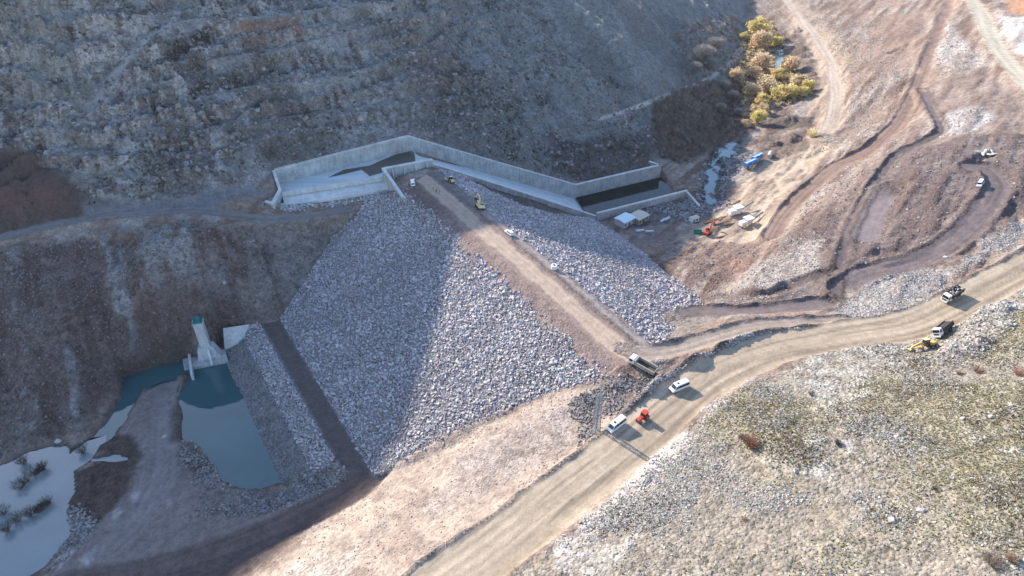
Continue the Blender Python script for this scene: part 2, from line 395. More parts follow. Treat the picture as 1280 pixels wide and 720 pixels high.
road('bed_path', '203,470 206,500 206,540 203,590 180,640 120,695', 8.0, 3.5, rut=0.03)
# heaps, pits and cuttings
bump_at(985, 150, 9, 2.5, 7, 0.2, 0.8, 3); bump_at(980, 158, 10, -2.0, 3, 0.1, 0.5, 5)
bump_at(990, 175, 9, 3.5, 6, 0.5, 1.0, 4); bump_at(968, 182, 6, 2.5, 4, 0.5, 1.0, 4)
for k, v in enumerate(range(38, 118, 8)):
    bump_at(990 + 14 * math.sin((v - 30) / 42.0) + v * 0.08, v, 10, 2.6, 3.2, 0.1, 0.9, 20 + k)
bump_at(1122, 62, 9, -5.0, 5, 0.0, 0.3, 6); bump_at(1144, 5, 8, -3.0, 4, 0, 0.3, 7)
bump_at(1135, 92, 7, -3.0, 11, 0.2, 0.5, 8); bump_at(1128, 104, 9, 1.8, 6, 0.2, 0.9, 9)
bump_at(1232, 196, 9, -2.2, 4, 0, 0.5, 10)
bump_at(1090, 312, 7, 1.6, 4, 0.7, 0.5, 11)
bump_at(822, 478, 5, 1.3, 2.2, 0.6, 0.8, 12); bump_at(798, 497, 6, 1.3, 2.2, 0.7, 1.2, 13); bump_at(868, 452, 6, 1.2, 2.0, 0.5, 1.0, 14)
bump_at(905, 328, 9, -1.3, 6, 0.5, 0.6, 17); bump_at(880, 320, 10, -0.8, 5, 0.5, 0.6, 18)
bump_at(240, 580, 6, 1.8, 5, 0.3, 0.9, 19); bump_at(140, 600, 12, 1.0, 9, 0.3, 0.9, 21)
for k, (u, v) in enumerate(pts("10,662 22,650 38,643 50,636 60,628 5,640 34,600 55,585 46,590")):
    c = un(u, v, WATER_Z); sl = win(np.array([c]), 8)
    Z[sl] += 2.4 * np.exp(-(((GX[sl] - c[0]) ** 2 + (GY[sl] - c[1]) ** 2) / 7.0)) * (0.8 + 0.4 * NS['fine'][sl])
SURF = np.maximum(Z, np.where(FT > 0, ZD, -90))

# ------------------------------------------------------------------ ground colours (earth and stone, with some relief shade painted in) and roughness
C0 = np.zeros(GX.shape + (3,)); RG = np.full(GX.shape, 0.6)
def mixc(m, c, rough=None):
    global C0, RG
    m = np.clip(m, 0, 1)
    C0 = C0 * (1 - m[..., None]) + np.asarray(c) * m[..., None]
    if rough is not None: RG = RG * (1 - m) + rough * m
n1, n2, n3, n4 = NS['mid'], NS['lump'], NS['fine'], NS['big']
streak = dozed
mixc(np.ones(GX.shape), (0.228, 0.170, 0.138), 0.7)                     # pale dry earth
mixc(sstep(-0.1, 0.5, n1 + 0.5 * n2), (0.29, 0.24, 0.205))
mixc(sstep(0.0, 0.4, streak + 0.3 * n1), (0.150, 0.108, 0.090))
mixc(sstep(0.1, 0.6, n2 - 0.4 * n1) * 0.7, (0.30, 0.275, 0.25), 0.9)
# mountain
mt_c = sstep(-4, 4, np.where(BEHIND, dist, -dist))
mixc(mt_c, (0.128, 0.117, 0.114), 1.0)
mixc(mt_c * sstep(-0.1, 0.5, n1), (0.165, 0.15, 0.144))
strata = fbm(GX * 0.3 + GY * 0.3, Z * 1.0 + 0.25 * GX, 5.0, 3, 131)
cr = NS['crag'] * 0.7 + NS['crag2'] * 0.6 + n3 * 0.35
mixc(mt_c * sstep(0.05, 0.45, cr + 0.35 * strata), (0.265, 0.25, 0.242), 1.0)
mixc(mt_c * sstep(0.1, 0.55, -cr + 0.25 * strata) * 0.85, (0.062, 0.054, 0.052), 1.0)  # crevices painted darker: occlusion shade in the colour, over dark soil
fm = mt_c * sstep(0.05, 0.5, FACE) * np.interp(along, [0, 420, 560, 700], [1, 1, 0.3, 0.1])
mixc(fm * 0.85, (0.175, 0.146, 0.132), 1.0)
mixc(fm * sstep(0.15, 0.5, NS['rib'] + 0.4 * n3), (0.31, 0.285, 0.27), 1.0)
mixc(fm * sstep(0.1, 0.45, -NS['rib'] + 0.3 * n3), (0.050, 0.042, 0.041), 1.0)  # cracks between ribs darkened, shade painted into the rock colour
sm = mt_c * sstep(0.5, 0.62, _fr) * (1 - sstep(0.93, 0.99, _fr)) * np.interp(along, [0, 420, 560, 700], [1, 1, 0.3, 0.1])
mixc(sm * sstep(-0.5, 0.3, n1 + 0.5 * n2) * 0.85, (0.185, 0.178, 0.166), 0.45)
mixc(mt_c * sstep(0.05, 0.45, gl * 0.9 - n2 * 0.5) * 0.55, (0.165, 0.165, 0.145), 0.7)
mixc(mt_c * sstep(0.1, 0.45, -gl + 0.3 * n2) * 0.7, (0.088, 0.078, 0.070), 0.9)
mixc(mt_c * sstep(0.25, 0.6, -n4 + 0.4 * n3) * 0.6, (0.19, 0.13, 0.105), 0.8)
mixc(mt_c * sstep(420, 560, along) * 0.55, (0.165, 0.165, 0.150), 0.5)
# left bank
mixc(LB, (0.150, 0.110, 0.095), 0.9)
mixc(LB * sstep(0.05, 0.45, bank_u + 0.4 * n3), (0.24, 0.22, 0.21), 1.0)
mixc(LB * sstep(0.1, 0.5, -bank_u + 0.5 * n2) * 0.8, (0.092, 0.062, 0.053), 0.8)
mixc(LB * sstep(0.1, 0.6, n1 - 0.3 * bank_u) * 0.7, (0.17, 0.135, 0.115))
mixc(LB * sstep(0.25, 0.6, n4 + .3 * n3) * 0.7, (0.215, 0.20, 0.19), 1.0)
# near hill
mixc(FORE, (0.25, 0.215, 0.175), 1.0)
mixc(FORE * sstep(-0.05, 0.45, n4 + 0.35 * n2 + 0.35 * n3) * 0.9, (0.245, 0.215, 0.15), 0.8)
mixc(FORE * sstep(0.15, 0.5, -n1 + 0.5 * n3), (0.33, 0.305, 0.27), 1.0)
mixc(FORE * sstep(0.3, 0.6, n2 + 0.3 * n3) * 0.7, (0.17, 0.135, 0.10), 1.0)
mixc(OUTC, (0.33, 0.305, 0.28), 0.9)
mixc(OUTC * sstep(0.1, 0.6, n3), (0.20, 0.18, 0.165), 0.9)
def zone(s, c, rough=None, soft=2.0, amp=3.0, k=1.0, z=None):
    P = np.array([un(u, v, z) for u, v in pts(s)] if z is not None else [seen(u, v) for u, v in pts(s)])
    m = np.zeros(GX.shape); sl = win(P, 3 * soft + amp)
    d = poly_sd(P, GX[sl], GY[sl]) + amp * (0.7 * NS['fine'][sl] + 0.5 * NS['lump'][sl])
    m[sl] = sstep(-soft, soft, d) * k
    mixc(m, c, rough); return m
zone('100,480 170,395 300,370 330,400 280,415 240,448 150,470 112,540', (0.110, 0.076, 0.066), 0.6, 3, 3, 0.85)
zone('300,275 440,268 440,290 400,330 345,400 300,380 340,320', (0.20, 0.175, 0.155), 0.9, 3, 3, 0.8)
zone('-40,180 20,172 100,236 200,262 -40,300', (0.085, 0.062, 0.056), 0.4, 2, 1.5)
zone('-40,240 60,236 90,248 -40,275', (0.14, 0.075, 0.062), 0.4, 3, 2, 0.7)
zone('100,252 220,246 330,236 340,244 240,262 110,272', (0.16, 0.155, 0.16), 0.4, 2, 1)
zone('300,25 375,18 380,40 310,60', (0.20, 0.115, 0.085), 0.6, 3, 3, 0.8)
zone('690,170 815,170 815,212 740,235 690,215', (0.07, 0.065, 0.064), 0.9, 3, 3, 0.8)
zone('815,125 900,105 925,100 925,170 850,205 815,190', (0.085, 0.065, 0.052), 0.6, 3, 3, 0.85)
zone('590,225 680,238 765,262 740,276 660,262 590,238', (0.105, 0.088, 0.082), 0.7, 2, 1)
zone('870,262 880,205 915,172 935,195 910,225 905,262 880,275 770,290 765,262', (0.14, 0.125, 0.12), 1.0, 2, 2)
zone('840,300 920,255 935,215 965,190 1030,160 1035,190 985,240 955,290 900,303', (0.38, 0.30, 0.23), 0.3, 2, 1.5)
zone('770,285 840,280 850,303 800,305', (0.19, 0.155, 0.14), 0.4, 2, 1.5)
zone('1010,150 1000,60 960,0 1000,-20 1060,60 1055,160', (0.34, 0.27, 0.21), 0.4, 3, 3, 0.8)
zone('845,312 900,302 955,300 945,335 905,352 868,348', (0.175, 0.125, 0.108), 0.8, 3, 5, 0.85)
zone('900,330 935,322 955,335 915,350', (0.22, 0.135, 0.105), 0.7, 3, 5, 0.7)
zone('985,300 1060,235 1120,190 1200,170 1300,165 1300,250 1230,290 1170,330 1060,350 1030,300', (0.108, 0.082, 0.080), 0.7, 3, 3, 0.9)
zone('1140,215 1230,170 1290,190 1270,240 1190,235', (0.13, 0.105, 0.102), 0.5, 3, 3, 0.7)
zone('1060,100 1100,20 1160,20 1150,70 1110,100', (0.23, 0.165, 0.135), 0.6, 3, 4, 0.8)
zone('1155,120 1230,85 1290,130 1290,165 1180,165', (0.19, 0.15, 0.132), 0.6, 3, 3, 0.85)
zone('1165,60 1185,25 1240,80 1180,90', (0.40, 0.36, 0.33), 1.0, 3, 3, 0.8)
zone('1160,150 1210,132 1250,148 1200,170 1165,172', (0.36, 0.345, 0.34), 1.0, 2, 3, 0.8)
zone('1250,20 1290,20 1290,70 1262,62', (0.43, 0.41, 0.38), 0.6, 2, 3)
zone('1255,-5 1290,-5 1290,18 1262,14', (0.36, 0.19, 0.10), 0.6, 2, 3)
zone('1050,385 1100,345 1200,330 1250,290 1290,270 1290,290 1180,350 1150,390 1100,398 1060,398', (0.30, 0.275, 0.255), 0.95, 1.5, 2)
zone('940,330 1020,300 1035,330 960,365 920,362', (0.31, 0.275, 0.25), 0.95, 2, 3, 0.8)
zone('1030,300 1060,290 1055,340 1060,385 1030,390 1015,360', (0.085, 0.066, 0.064), 0.7, 1.5, 2, 0.8)
zone('875,375 960,362 1040,345 1040,372 960,384 880,388', (0.12, 0.095, 0.09), 0.6, 1.2, 1.5, 0.8)
zone('290,735 350,700 480,592 560,545 700,492 775,470 780,500 740,560 620,640 520,735', (0.335, 0.268, 0.222), 0.55, 2, 2)
zone('300,735 380,680 470,620 520,620 440,690 380,735', (0.39, 0.312, 0.25), 0.4, 3, 4, 0.8)
zone('720,500 775,470 825,470 838,485 800,512 750,520 742,548 725,545', (0.21, 0.175, 0.16), 0.9, 2, 2, 0.85)
zone('788,498 815,482 836,484 808,506', (0.10, 0.085, 0.08), 0.9, 1.0, 0.8)
zone('530,620 620,560 700,535 735,545 640,600 540,650', (0.30, 0.255, 0.23), 0.8, 3, 4, 0.75)
zone('560,575 660,530 720,505 735,520 650,560 580,600', (0.27, 0.23, 0.215), 0.8, 3, 3, 0.8)
zone('330,735 390,690 440,690 430,735', (0.40, 0.35, 0.31), 1.0, 3, 3, 0.7)
mixc(litbank * sstep(0.0, 0.4, rill + 0.3 * n2) * 0.6, (0.205, 0.158, 0.132), 0.7)
mixc(litbank * sstep(0.15, 0.5, n1 + 0.3 * n3) * 0.5, (0.25, 0.212, 0.19), 0.9)
zone('820,478 880,450 925,425 960,420 930,440 850,480', (0.33, 0.30, 0.28), 0.95, 1.5, 1.0)
zone('690,690 760,625 820,560 860,530 868,545 820,600 760,650 700,700', (0.50, 0.44, 0.39), 0.6, 1.5, 2, 0.9)
zone('895,525 940,540 1000,590 1060,640 1030,660 950,600', (0.25, 0.21, 0.145), 0.5, 3, 4, 0.5)
zone('940,176 960,168 1005,165 1012,185 975,200 950,194', (0.15, 0.115, 0.095), 0.9, 1.5, 2, 0.9)
zone('948,152 985,142 1016,149 1012,158 960,164', (0.09, 0.07, 0.06), 0.9, 1.2, 1.5, 0.9)
zone('985,45 1000,45 1020,85 1024,122 1005,122 1000,85', (0.17, 0.13, 0.11), 0.9, 2, 3, 0.85)
zone('840,385 900,378 905,392 850,425 830,430', (0.17, 0.15, 0.14), 0.9, 2, 2, 0.8)
zone('1030,240 1110,170 1160,150 1190,170 1130,200 1060,290', (0.19, 0.15, 0.135), 0.6, 3, 4, 0.6)
zone('1060,205 1120,175 1110,215 1050,262', (0.25, 0.195, 0.165), 0.6, 3, 4, 0.6)
right_ = RIGHT * sstep(-0.15, 0.35, dozed + 0.35 * n2)
mixc(right_ * 0.55, (0.125, 0.086, 0.073), 0.7)
mixc(RIGHT * sstep(0.2, 0.5, -dozed + 0.3 * n3) * 0.25, (0.30, 0.25, 0.22), 0.8)
# dry bed of the reservoir
zone('60,735 90,660 125,590 130,550 160,500 190,480 225,470 215,530 240,590 300,615 370,610 460,590 300,690 200,735', (0.205, 0.168, 0.155), 0.4, 2, 1.5)
zone('85,640 95,590 140,572 175,560 165,600 140,640 110,660', (0.095, 0.068, 0.056), 0.8, 1.2, 2)
zone('118,560 130,540 165,545 180,570 160,585', (0.085, 0.066, 0.056), 0.8, 1.2, 1.5)
zone('218,565 240,552 262,580 280,605 245,600', (0.11, 0.085, 0.07), 0.9, 1.2, 1.5)
zone('250,610 350,612 450,585 470,590 380,625 290,648 240,650', (0.17, 0.15, 0.14), 1.0, 2, 2, 0.8)
zone('60,735 180,705 300,670 460,590 478,590 350,690 290,735', (0.100, 0.076, 0.070), 0.5, 2, 1.5)
for q in ('164,618 176,614 188,616 186,624 168,628', '138,640 150,634 154,640 144,650', '70,700 90,682 96,688 74,710', '100,700 130,676 136,680 110,706', '205,625 212,622 216,636'):
    zone(q, (0.36, 0.33, 0.31), 0.4, 0.7, 0.8, 0.85)
# track surfaces
def pave(key, c, edge=0.6, rough=0.15, k=1.0, rut=0.0, streaks=0.55):
    full, Cn, fs, fa = ROADS[key]
    m = (1 - sstep(-edge, edge, full + 0.35 * n3)) * k * sstep(0, 9, fa)
    mixc(m, c, rough)
    st = vnoise(fs * 1.1 + 50, fa / 28.0, 3) + 0.5 * vnoise(fs * 2.7, fa / 15.0, 4)
    mixc(m * sstep(0.0, 0.9, st) * streaks, np.array(c) * 0.62)
    mixc(m * sstep(0.0, 0.9, -st) * streaks, np.minimum(np.array(c) * 1.28, 0.7))
    if rut: mixc(m * np.exp(-((np.abs(fs) - 1.1) / 0.5) ** 2) * rut, np.array(c) * 0.6)
pave('path_a', (0.29, 0.27, 0.255), 1.0, 0.3, 0.95)
for k_ in 'bcdf': pave('path_' + k_, (0.20, 0.185, 0.175), 1.0, 0.5, 0.7)
pave('path_e', (0.42, 0.37, 0.31), 0.8, 0.3)
pave('left_road', (0.20, 0.175, 0.165), 0.7); pave('left_ledge', (0.20, 0.175, 0.165), 1.0, 0.4, 0.7)
pave('valley_road', (0.46, 0.37, 0.29), 1.5); pave('pale_road', (0.46, 0.40, 0.31), 1.0)
pave('quarry_road', (0.27, 0.187, 0.148), 0.8, 0.2, 1, 0.5)
pave('spur', (0.14, 0.11, 0.105), 1.0, 0.3, 0.9, 0.3); pave('tongue', (0.21, 0.17, 0.165), 1.2, 0.15)
pave('haul_loop', (0.155, 0.123, 0.12), 1.0, 0.3, 1, 0.4, 0.6); pave('haul_upper', (0.11, 0.088, 0.09), 1.0, 0.4)
pave('lower_track', (0.155, 0.125, 0.12), 0.8, 0.2, 1, 0.3); pave('lower_edge', (0.09, 0.072, 0.07), 0.8, 0.6, 0.8)
pave('bed_track', (0.118, 0.088, 0.080), 1.2, 0.35); pave('bed_path', (0.215, 0.182, 0.172), 2.0, 0.2, 0.8)
pave('upper_track', (0.325, 0.26, 0.21), 0.8, 0.2, 1, 0.55)
pave('main_road', (0.36, 0.288, 0.212), 0.8, 0.12, 1, 0.3, 0.9)
# shade of the road cut banks painted as dark strips, with dark windrow earth
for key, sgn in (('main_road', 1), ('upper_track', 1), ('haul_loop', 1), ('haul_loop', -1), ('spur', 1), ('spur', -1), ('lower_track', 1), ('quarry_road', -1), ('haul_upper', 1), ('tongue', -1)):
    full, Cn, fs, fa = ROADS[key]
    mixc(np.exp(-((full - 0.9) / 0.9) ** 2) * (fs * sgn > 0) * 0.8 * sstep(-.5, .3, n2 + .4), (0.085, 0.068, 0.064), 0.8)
# damp margins
for P, zw in ((w_pond, WATER_Z), (w_chan, WATER_Z), (w_str, WATER_Z), (w_inl, WATER_Z), (w_riv, RIVER_Z)):
    sl = win(P, 6); d = poly_sd(P, GX[sl], GY[sl]); m = np.zeros(GX.shape); m[sl] = sstep(-2.2, 0.5, d + 0.8 * n3[sl])
    mixc(m * 0.75, (0.075, 0.062, 0.052), 0.6)
C0 = C0 * (1 + 0.10 * n3[..., None] + 0.06 * n2[..., None])
C0 = np.clip(C0, 0.02, 0.8)

# ------------------------------------------------------------------ material helpers
def new_mat(name):
    m = bpy.data.materials.new(name); m.use_nodes = True
    return m, m.node_tree.nodes, m.node_tree.links, m.node_tree.nodes['Principled BSDF']
def math_node(N, L, op, a, b=None, c=None, clamp=False):
    n = N.new('ShaderNodeMath'); n.operation = op; n.use_clamp = clamp
    for k, s in enumerate((a, b, c)):
        if s is None: continue
        if isinstance(s, (int, float)): n.inputs[k].default_value = s
        else: L.new(s, n.inputs[k])
    return n.outputs[0]
def vary(N, L, vec, scale, detail=3.0, rough=0.6):
    n = N.new('ShaderNodeTexNoise'); n.inputs['Scale'].default_value = scale; n.inputs['Detail'].default_value = detail
    n.inputs['Roughness'].default_value = rough; L.new(vec, n.inputs['Vector']); return n.outputs['Fac']
def scale_col(N, L, col, fac):
    n = N.new('ShaderNodeVectorMath'); n.operation = 'SCALE'
    L.new(col, n.inputs[0]); L.new(fac, n.inputs['Scale']); return n.outputs[0]

def ground_material():
    m, N, L, B = new_mat('earth_and_stone')
    geo = N.new('ShaderNodeNewGeometry'); vec = geo.outputs['Position']
    tint = N.new('ShaderNodeAttribute'); tint.attribute_name = 'tint'
    rg = N.new('ShaderNodeAttribute'); rg.attribute_name = 'stony'; st = rg.outputs['Fac']
    # squeeze coordinates a little vertically so steep faces do not smear
    v1 = N.new('ShaderNodeTexVoronoi'); v1.inputs['Scale'].default_value = 1.25; L.new(vec, v1.inputs['Vector'])
    v2 = N.new('ShaderNodeTexVoronoi'); v2.inputs['Scale'].default_value = 0.55; L.new(vec, v2.inputs['Vector'])
    s1 = N.new('ShaderNodeSeparateColor'); L.new(v1.outputs['Color'], s1.inputs[0])
    s2 = N.new('ShaderNodeSeparateColor'); L.new(v2.outputs['Color'], s2.inputs[0])
    nA = vary(N, L, vec, 0.35, 5, 0.65); nB = vary(N, L, vec, 2.2, 4, 0.7)
    cellv = math_node(N, L, 'ADD', math_node(N, L, 'MULTIPLY', s1.outputs[0], 0.62), math_node(N, L, 'MULTIPLY', s2.outputs[0], 0.36))
    cellv = math_node(N, L, 'ADD', cellv, -0.49)
    stonev = math_node(N, L, 'MULTIPLY', cellv, math_node(N, L, 'MULTIPLY', st, 0.95))
    soft = math_node(N, L, 'ADD', math_node(N, L, 'MULTIPLY', math_node(N, L, 'SUBTRACT', nA, 0.5), math_node(N, L, 'ADD', 0.6, math_node(N, L, 'MULTIPLY', st, 0.8))), math_node(N, L, 'MULTIPLY', math_node(N, L, 'SUBTRACT', nB, 0.5), 0.8))
    f = math_node(N, L, 'ADD', 1.0, math_node(N, L, 'ADD', stonev, soft))
    f = math_node(N, L, 'MAXIMUM', f, 0.25)
    L.new(scale_col(N, L, tint.outputs['Color'], f), B.inputs['Base Color'])
    B.inputs['Roughness'].default_value = 0.95; B.inputs['Specular IOR Level'].default_value = 0.15
    h = math_node(N, L, 'ADD', math_node(N, L, 'MULTIPLY', math_node(N, L, 'SUBTRACT', 0.6, v1.outputs['Distance']), math_node(N, L, 'MULTIPLY', st, 0.55)),
                  math_node(N, L, 'ADD', math_node(N, L, 'MULTIPLY', nB, 0.35), math_node(N, L, 'MULTIPLY', math_node(N, L, 'MULTIPLY', nA, st), 1.6)))
    bp = N.new('ShaderNodeBump'); bp.inputs['Distance'].default_value = 1.0
    L.new(math_node(N, L, 'ADD', 0.18, math_node(N, L, 'MULTIPLY', st, 0.62)), bp.inputs['Strength'])
    L.new(h, bp.inputs['Height']); L.new(bp.outputs[0], B.inputs['Normal'])
    return m
def stone_material(name='broken_stone', tintname='tint'):
    m, N, L, B = new_mat(name)
    geo = N.new('ShaderNodeNewGeometry'); vec = geo.outputs['Position']
    tint = N.new('ShaderNodeAttribute'); tint.attribute_name = tintname
    f = math_node(N, L, 'ADD', 0.55, math_node(N, L, 'MULTIPLY', vary(N, L, vec, 3.0, 4, 0.7), 0.9))
    L.new(scale_col(N, L, tint.outputs['Color'], f), B.inputs['Base Color'])
    B.inputs['Roughness'].default_value = 0.9; B.inputs['Specular IOR Level'].default_value = 0.2
    bp = N.new('ShaderNodeBump'); bp.inputs['Distance'].default_value = 0.12; bp.inputs['Strength'].default_value = 0.6
    L.new(vary(N, L, vec, 5.0, 3), bp.inputs['Height']); L.new(bp.outputs[0], B.inputs['Normal'])
    return m
_mats = {}
def plain(name, col, rough=0.6, metal=0.0, var=0.12, scale=3.0, spec=0.5, dirt=0.0, coat=0.0):
    """painted or raw surface with slight unevenness and optional dust"""
    if name in _mats: return _mats[name]
    m, N, L, B = new_mat(name)
    tc = N.new('ShaderNodeTexCoord'); vec = tc.outputs['Object']
    rgb = N.new('ShaderNodeRGB'); rgb.outputs[0].default_value = (*col, 1)
    f = math_node(N, L, 'ADD', 1 - var, math_node(N, L, 'MULTIPLY', vary(N, L, vec, scale, 4, 0.65), 2 * var))
    c = scale_col(N, L, rgb.outputs[0], f)
    if dirt:
        mx = N.new('ShaderNodeMix'); mx.data_type = 'RGBA'
        g = math_node(N, L, 'MULTIPLY', math_node(N, L, 'SUBTRACT', vary(N, L, vec, 1.3, 5, 0.7), 0.35, clamp=True), dirt * 2.2, clamp=True)
        L.new(g, mx.inputs['Factor']); L.new(c, mx.inputs['A']); mx.inputs['B'].default_value = (0.30, 0.235, 0.18, 1)
        c = mx.outputs['Result']
    L.new(c, B.inputs['Base Color'])
    B.inputs['Roughness'].default_value = rough; B.inputs['Metallic'].default_value = metal; B.inputs['Specular IOR Level'].default_value = spec
    if coat: B.inputs['Coat Weight'].default_value = coat
    _mats[name] = m
    return m
def concrete(name, col, stain=0.35):
    if name in _mats: return _mats[name]
    m, N, L, B = new_mat(name)
    geo = N.new('ShaderNodeNewGeometry'); vec = geo.outputs['Position']
    mp = N.new('ShaderNodeMapping'); mp.inputs['Scale'].default_value = (1, 1, 0.15); L.new(vec, mp.inputs['Vector'])
    a = vary(N, L, vec, 0.25, 6, 0.7); b = vary(N, L, mp.outputs[0], 1.1, 4, 0.7); c_ = vary(N, L, vec, 3.0, 4, 0.7)
    w = N.new('ShaderNodeTexWave'); w.bands_direction = 'Z'; w.inputs['Scale'].default_value = 0.22; w.inputs['Distortion'].default_value = 0.3
    L.new(vec, w.inputs['Vector'])
    lift = math_node(N, L, 'MULTIPLY', math_node(N, L, 'GREATER_THAN', w.outputs['Fac'], 0.985), -0.14)
    f = math_node(N, L, 'ADD', 1.0, lift)
    f = math_node(N, L, 'ADD', f, math_node(N, L, 'MULTIPLY', math_node(N, L, 'SUBTRACT', a, 0.5), stain * 1.8))
    f = math_node(N, L, 'ADD', f, math_node(N, L, 'MULTIPLY', math_node(N, L, 'SUBTRACT', b, 0.5), stain * 1.4))
    f = math_node(N, L, 'ADD', f, math_node(N, L, 'MULTIPLY', math_node(N, L, 'SUBTRACT', c_, 0.5), stain * 0.6))
    rgb = N.new('ShaderNodeRGB'); rgb.outputs[0].default_value = (*col, 1)
    L.new(scale_col(N, L, rgb.outputs[0], f), B.inputs['Base Color'])
    B.inputs['Roughness'].default_value = 0.85; B.inputs['Specular IOR Level'].default_value = 0.3
    bp = N.new('ShaderNodeBump'); bp.inputs['Distance'].default_value = 0.05; bp.inputs['Strength'].default_value = 0.5
    L.new(c_, bp.inputs['Height']); L.new(bp.outputs[0], B.inputs['Normal'])
    _mats[name] = m
    return m
def water_material(name, body, rough=0.06, ripple=0.03, scale=0.8, ior=1.4):
    m, N, L, B = new_mat(name)
    geo = N.new('ShaderNodeNewGeometry'); vec = geo.outputs['Position']
    rgb = N.new('ShaderNodeRGB'); rgb.outputs[0].default_value = (*body, 1)
    f = math_node(N, L, 'ADD', 0.7, math_node(N, L, 'MULTIPLY', vary(N, L, vec, 0.06, 4, 0.6), 0.6))
    L.new(scale_col(N, L, rgb.outputs[0], f), B.inputs['Base Color'])
    B.inputs['Roughness'].default_value = rough; B.inputs['IOR'].default_value = ior; B.inputs['Specular IOR Level'].default_value = 0.5
    bp = N.new('ShaderNodeBump'); bp.inputs['Distance'].default_value = ripple; bp.inputs['Strength'].default_value = 0.4
    L.new(vary(N, L, vec, scale, 3), bp.inputs['Height']); L.new(bp.outputs[0], B.inputs['Normal'])
    return m
M_GROUND = ground_material(); M_STONE = stone_material()

# ------------------------------------------------------------------ mesh helpers
def np_mesh(name, V, F, mat, tint=None, stony=None, smooth_=True):
    """mesh from numpy arrays; F is (n,3) or (n,4)"""
    me = bpy.data.meshes.new(name)
    V = np.asarray(V, np.float32); F = np.asarray(F, np.int32); k = F.shape[1]
    me.vertices.add(len(V)); me.vertices.foreach_set('co', V.ravel())
    me.loops.add(F.size); me.loops.foreach_set('vertex_index', F.ravel())
    me.polygons.add(len(F)); me.polygons.foreach_set('loop_start', np.arange(0, F.size, k, dtype=np.int32))
    me.polygons.foreach_set('use_smooth', smooth_ if isinstance(smooth_, np.ndarray) else np.full(len(F), smooth_, bool))
    me.update(calc_edges=True)
    if tint is not None:
        at = me.attributes.new('tint', 'FLOAT_COLOR', 'POINT')
        at.data.foreach_set('color', np.concatenate([tint, np.ones((len(V), 1))], 1).astype(np.float32).ravel())
    if stony is not None:
        at = me.attributes.new('stony', 'FLOAT', 'POINT'); at.data.foreach_set('value', np.asarray(stony, np.float32))
    me.materials.append(mat)
    return me
def put(name, me, parent=None, label=None, cat=None, group=None, kind=None, loc=None):
    o = bpy.data.objects.new(name, me); COL.objects.link(o)
    if loc is not None: o.location = loc
    if parent is not None: o.parent = parent
    if label: o['label'] = label
    if cat: o['category'] = cat
    if group: o['group'] = group
    if kind: o['kind'] = kind
    return o

# ------------------------------------------------------------------ the ground sheet, split where its use changes
ny, nx = GX.shape
V_ALL = np.stack([GX, GY, Z], -1).reshape(-1, 3)
idx = np.arange(ny * nx).reshape(ny, nx)
quads = np.stack([idx[:-1, :-1], idx[:-1, 1:], idx[1:, 1:], idx[1:, :-1]], -1).reshape(-1, 4)
cls = np.zeros(GX.shape, int)
cls[MT > 0.5] = 1
for k, key in enumerate(('valley_road', 'pale_road', 'quarry_road', 'spur', 'haul_loop', 'lower_track', 'upper_track', 'main_road', 'left_road', 'bed_track')):
    cls[ROADS[key][0] < 0.2] = k + 2
cls[(FORE > 0.5) & (cls == 0)] = 20
fc = cls[:-1, :-1].reshape(-1); CRAG = ((MT > 0.5) | (LB > 0.5) | (OUTC > 0.5)).reshape(-1)
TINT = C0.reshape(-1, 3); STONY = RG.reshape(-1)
for k, nm in {0: 'ground', 1: 'mountain', 2: 'valley_road', 3: 'upper_valley_road', 4: 'quarry_road', 5: 'bulldozed_track', 6: 'haul_road', 7: 'lower_track', 8: 'crest_access_road', 9: 'main_road',
              10: 'spillway_road', 11: 'reservoir_track', 20: 'near_hillside'}.items():
    q = quads[fc == k]
    if not len(q): continue
    used, inv = np.unique(q, return_inverse=True)
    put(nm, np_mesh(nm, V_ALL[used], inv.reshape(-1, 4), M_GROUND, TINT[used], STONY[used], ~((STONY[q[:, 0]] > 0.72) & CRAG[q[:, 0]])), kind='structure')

# ------------------------------------------------------------------ water
def sheet(name, P, z, mat, grow=2.0):
    c = P[:, :2].mean(0); me = bpy.data.meshes.new(name)
    n = len(P); nxt = np.roll(P[:, :2], -1, 0); prv = np.roll(P[:, :2], 1, 0)
    t = nxt - prv; t /= np.linalg.norm(t, axis=1)[:, None]; nr = np.stack([t[:, 1], -t[:, 0]], 1)
    area = 0.5 * np.sum(P[:, 0] * nxt[:, 1] - nxt[:, 0] * P[:, 1])
    if area < 0: nr = -nr
    Q = P[:, :2] + nr * grow
    vs = [(x, y, z) for x, y in Q]
    if area < 0: vs = vs[::-1]
    me.from_pydata(vs, [], [list(range(n))]); me.materials.append(mat)
    return put(name, me, kind='structure')
M_POND = water_material('pond_water', (0.035, 0.095, 0.105), 0.015, 0.002, 0.8, 1.55)
M_STREAM = water_material('stream_water', (0.15, 0.195, 0.205), 0.07, 0.03, 0.5, 1.6)
M_DARK = water_material('dark_water', (0.010, 0.013, 0.012), 0.08, 0.02)
sheet('pond', w_pond, WATER_Z, M_POND); sheet('channel_water', w_chan, WATER_Z - 0.01, M_POND)
sheet('stream', w_str, WATER_Z + 0.01, M_STREAM); sheet('stream_inlet', w_inl, WATER_Z + 0.005, M_STREAM)
sheet('river', w_riv, RIVER_Z, M_STREAM); sheet('river_bend', w_riv2, RIVER_Z - 1, M_STREAM)

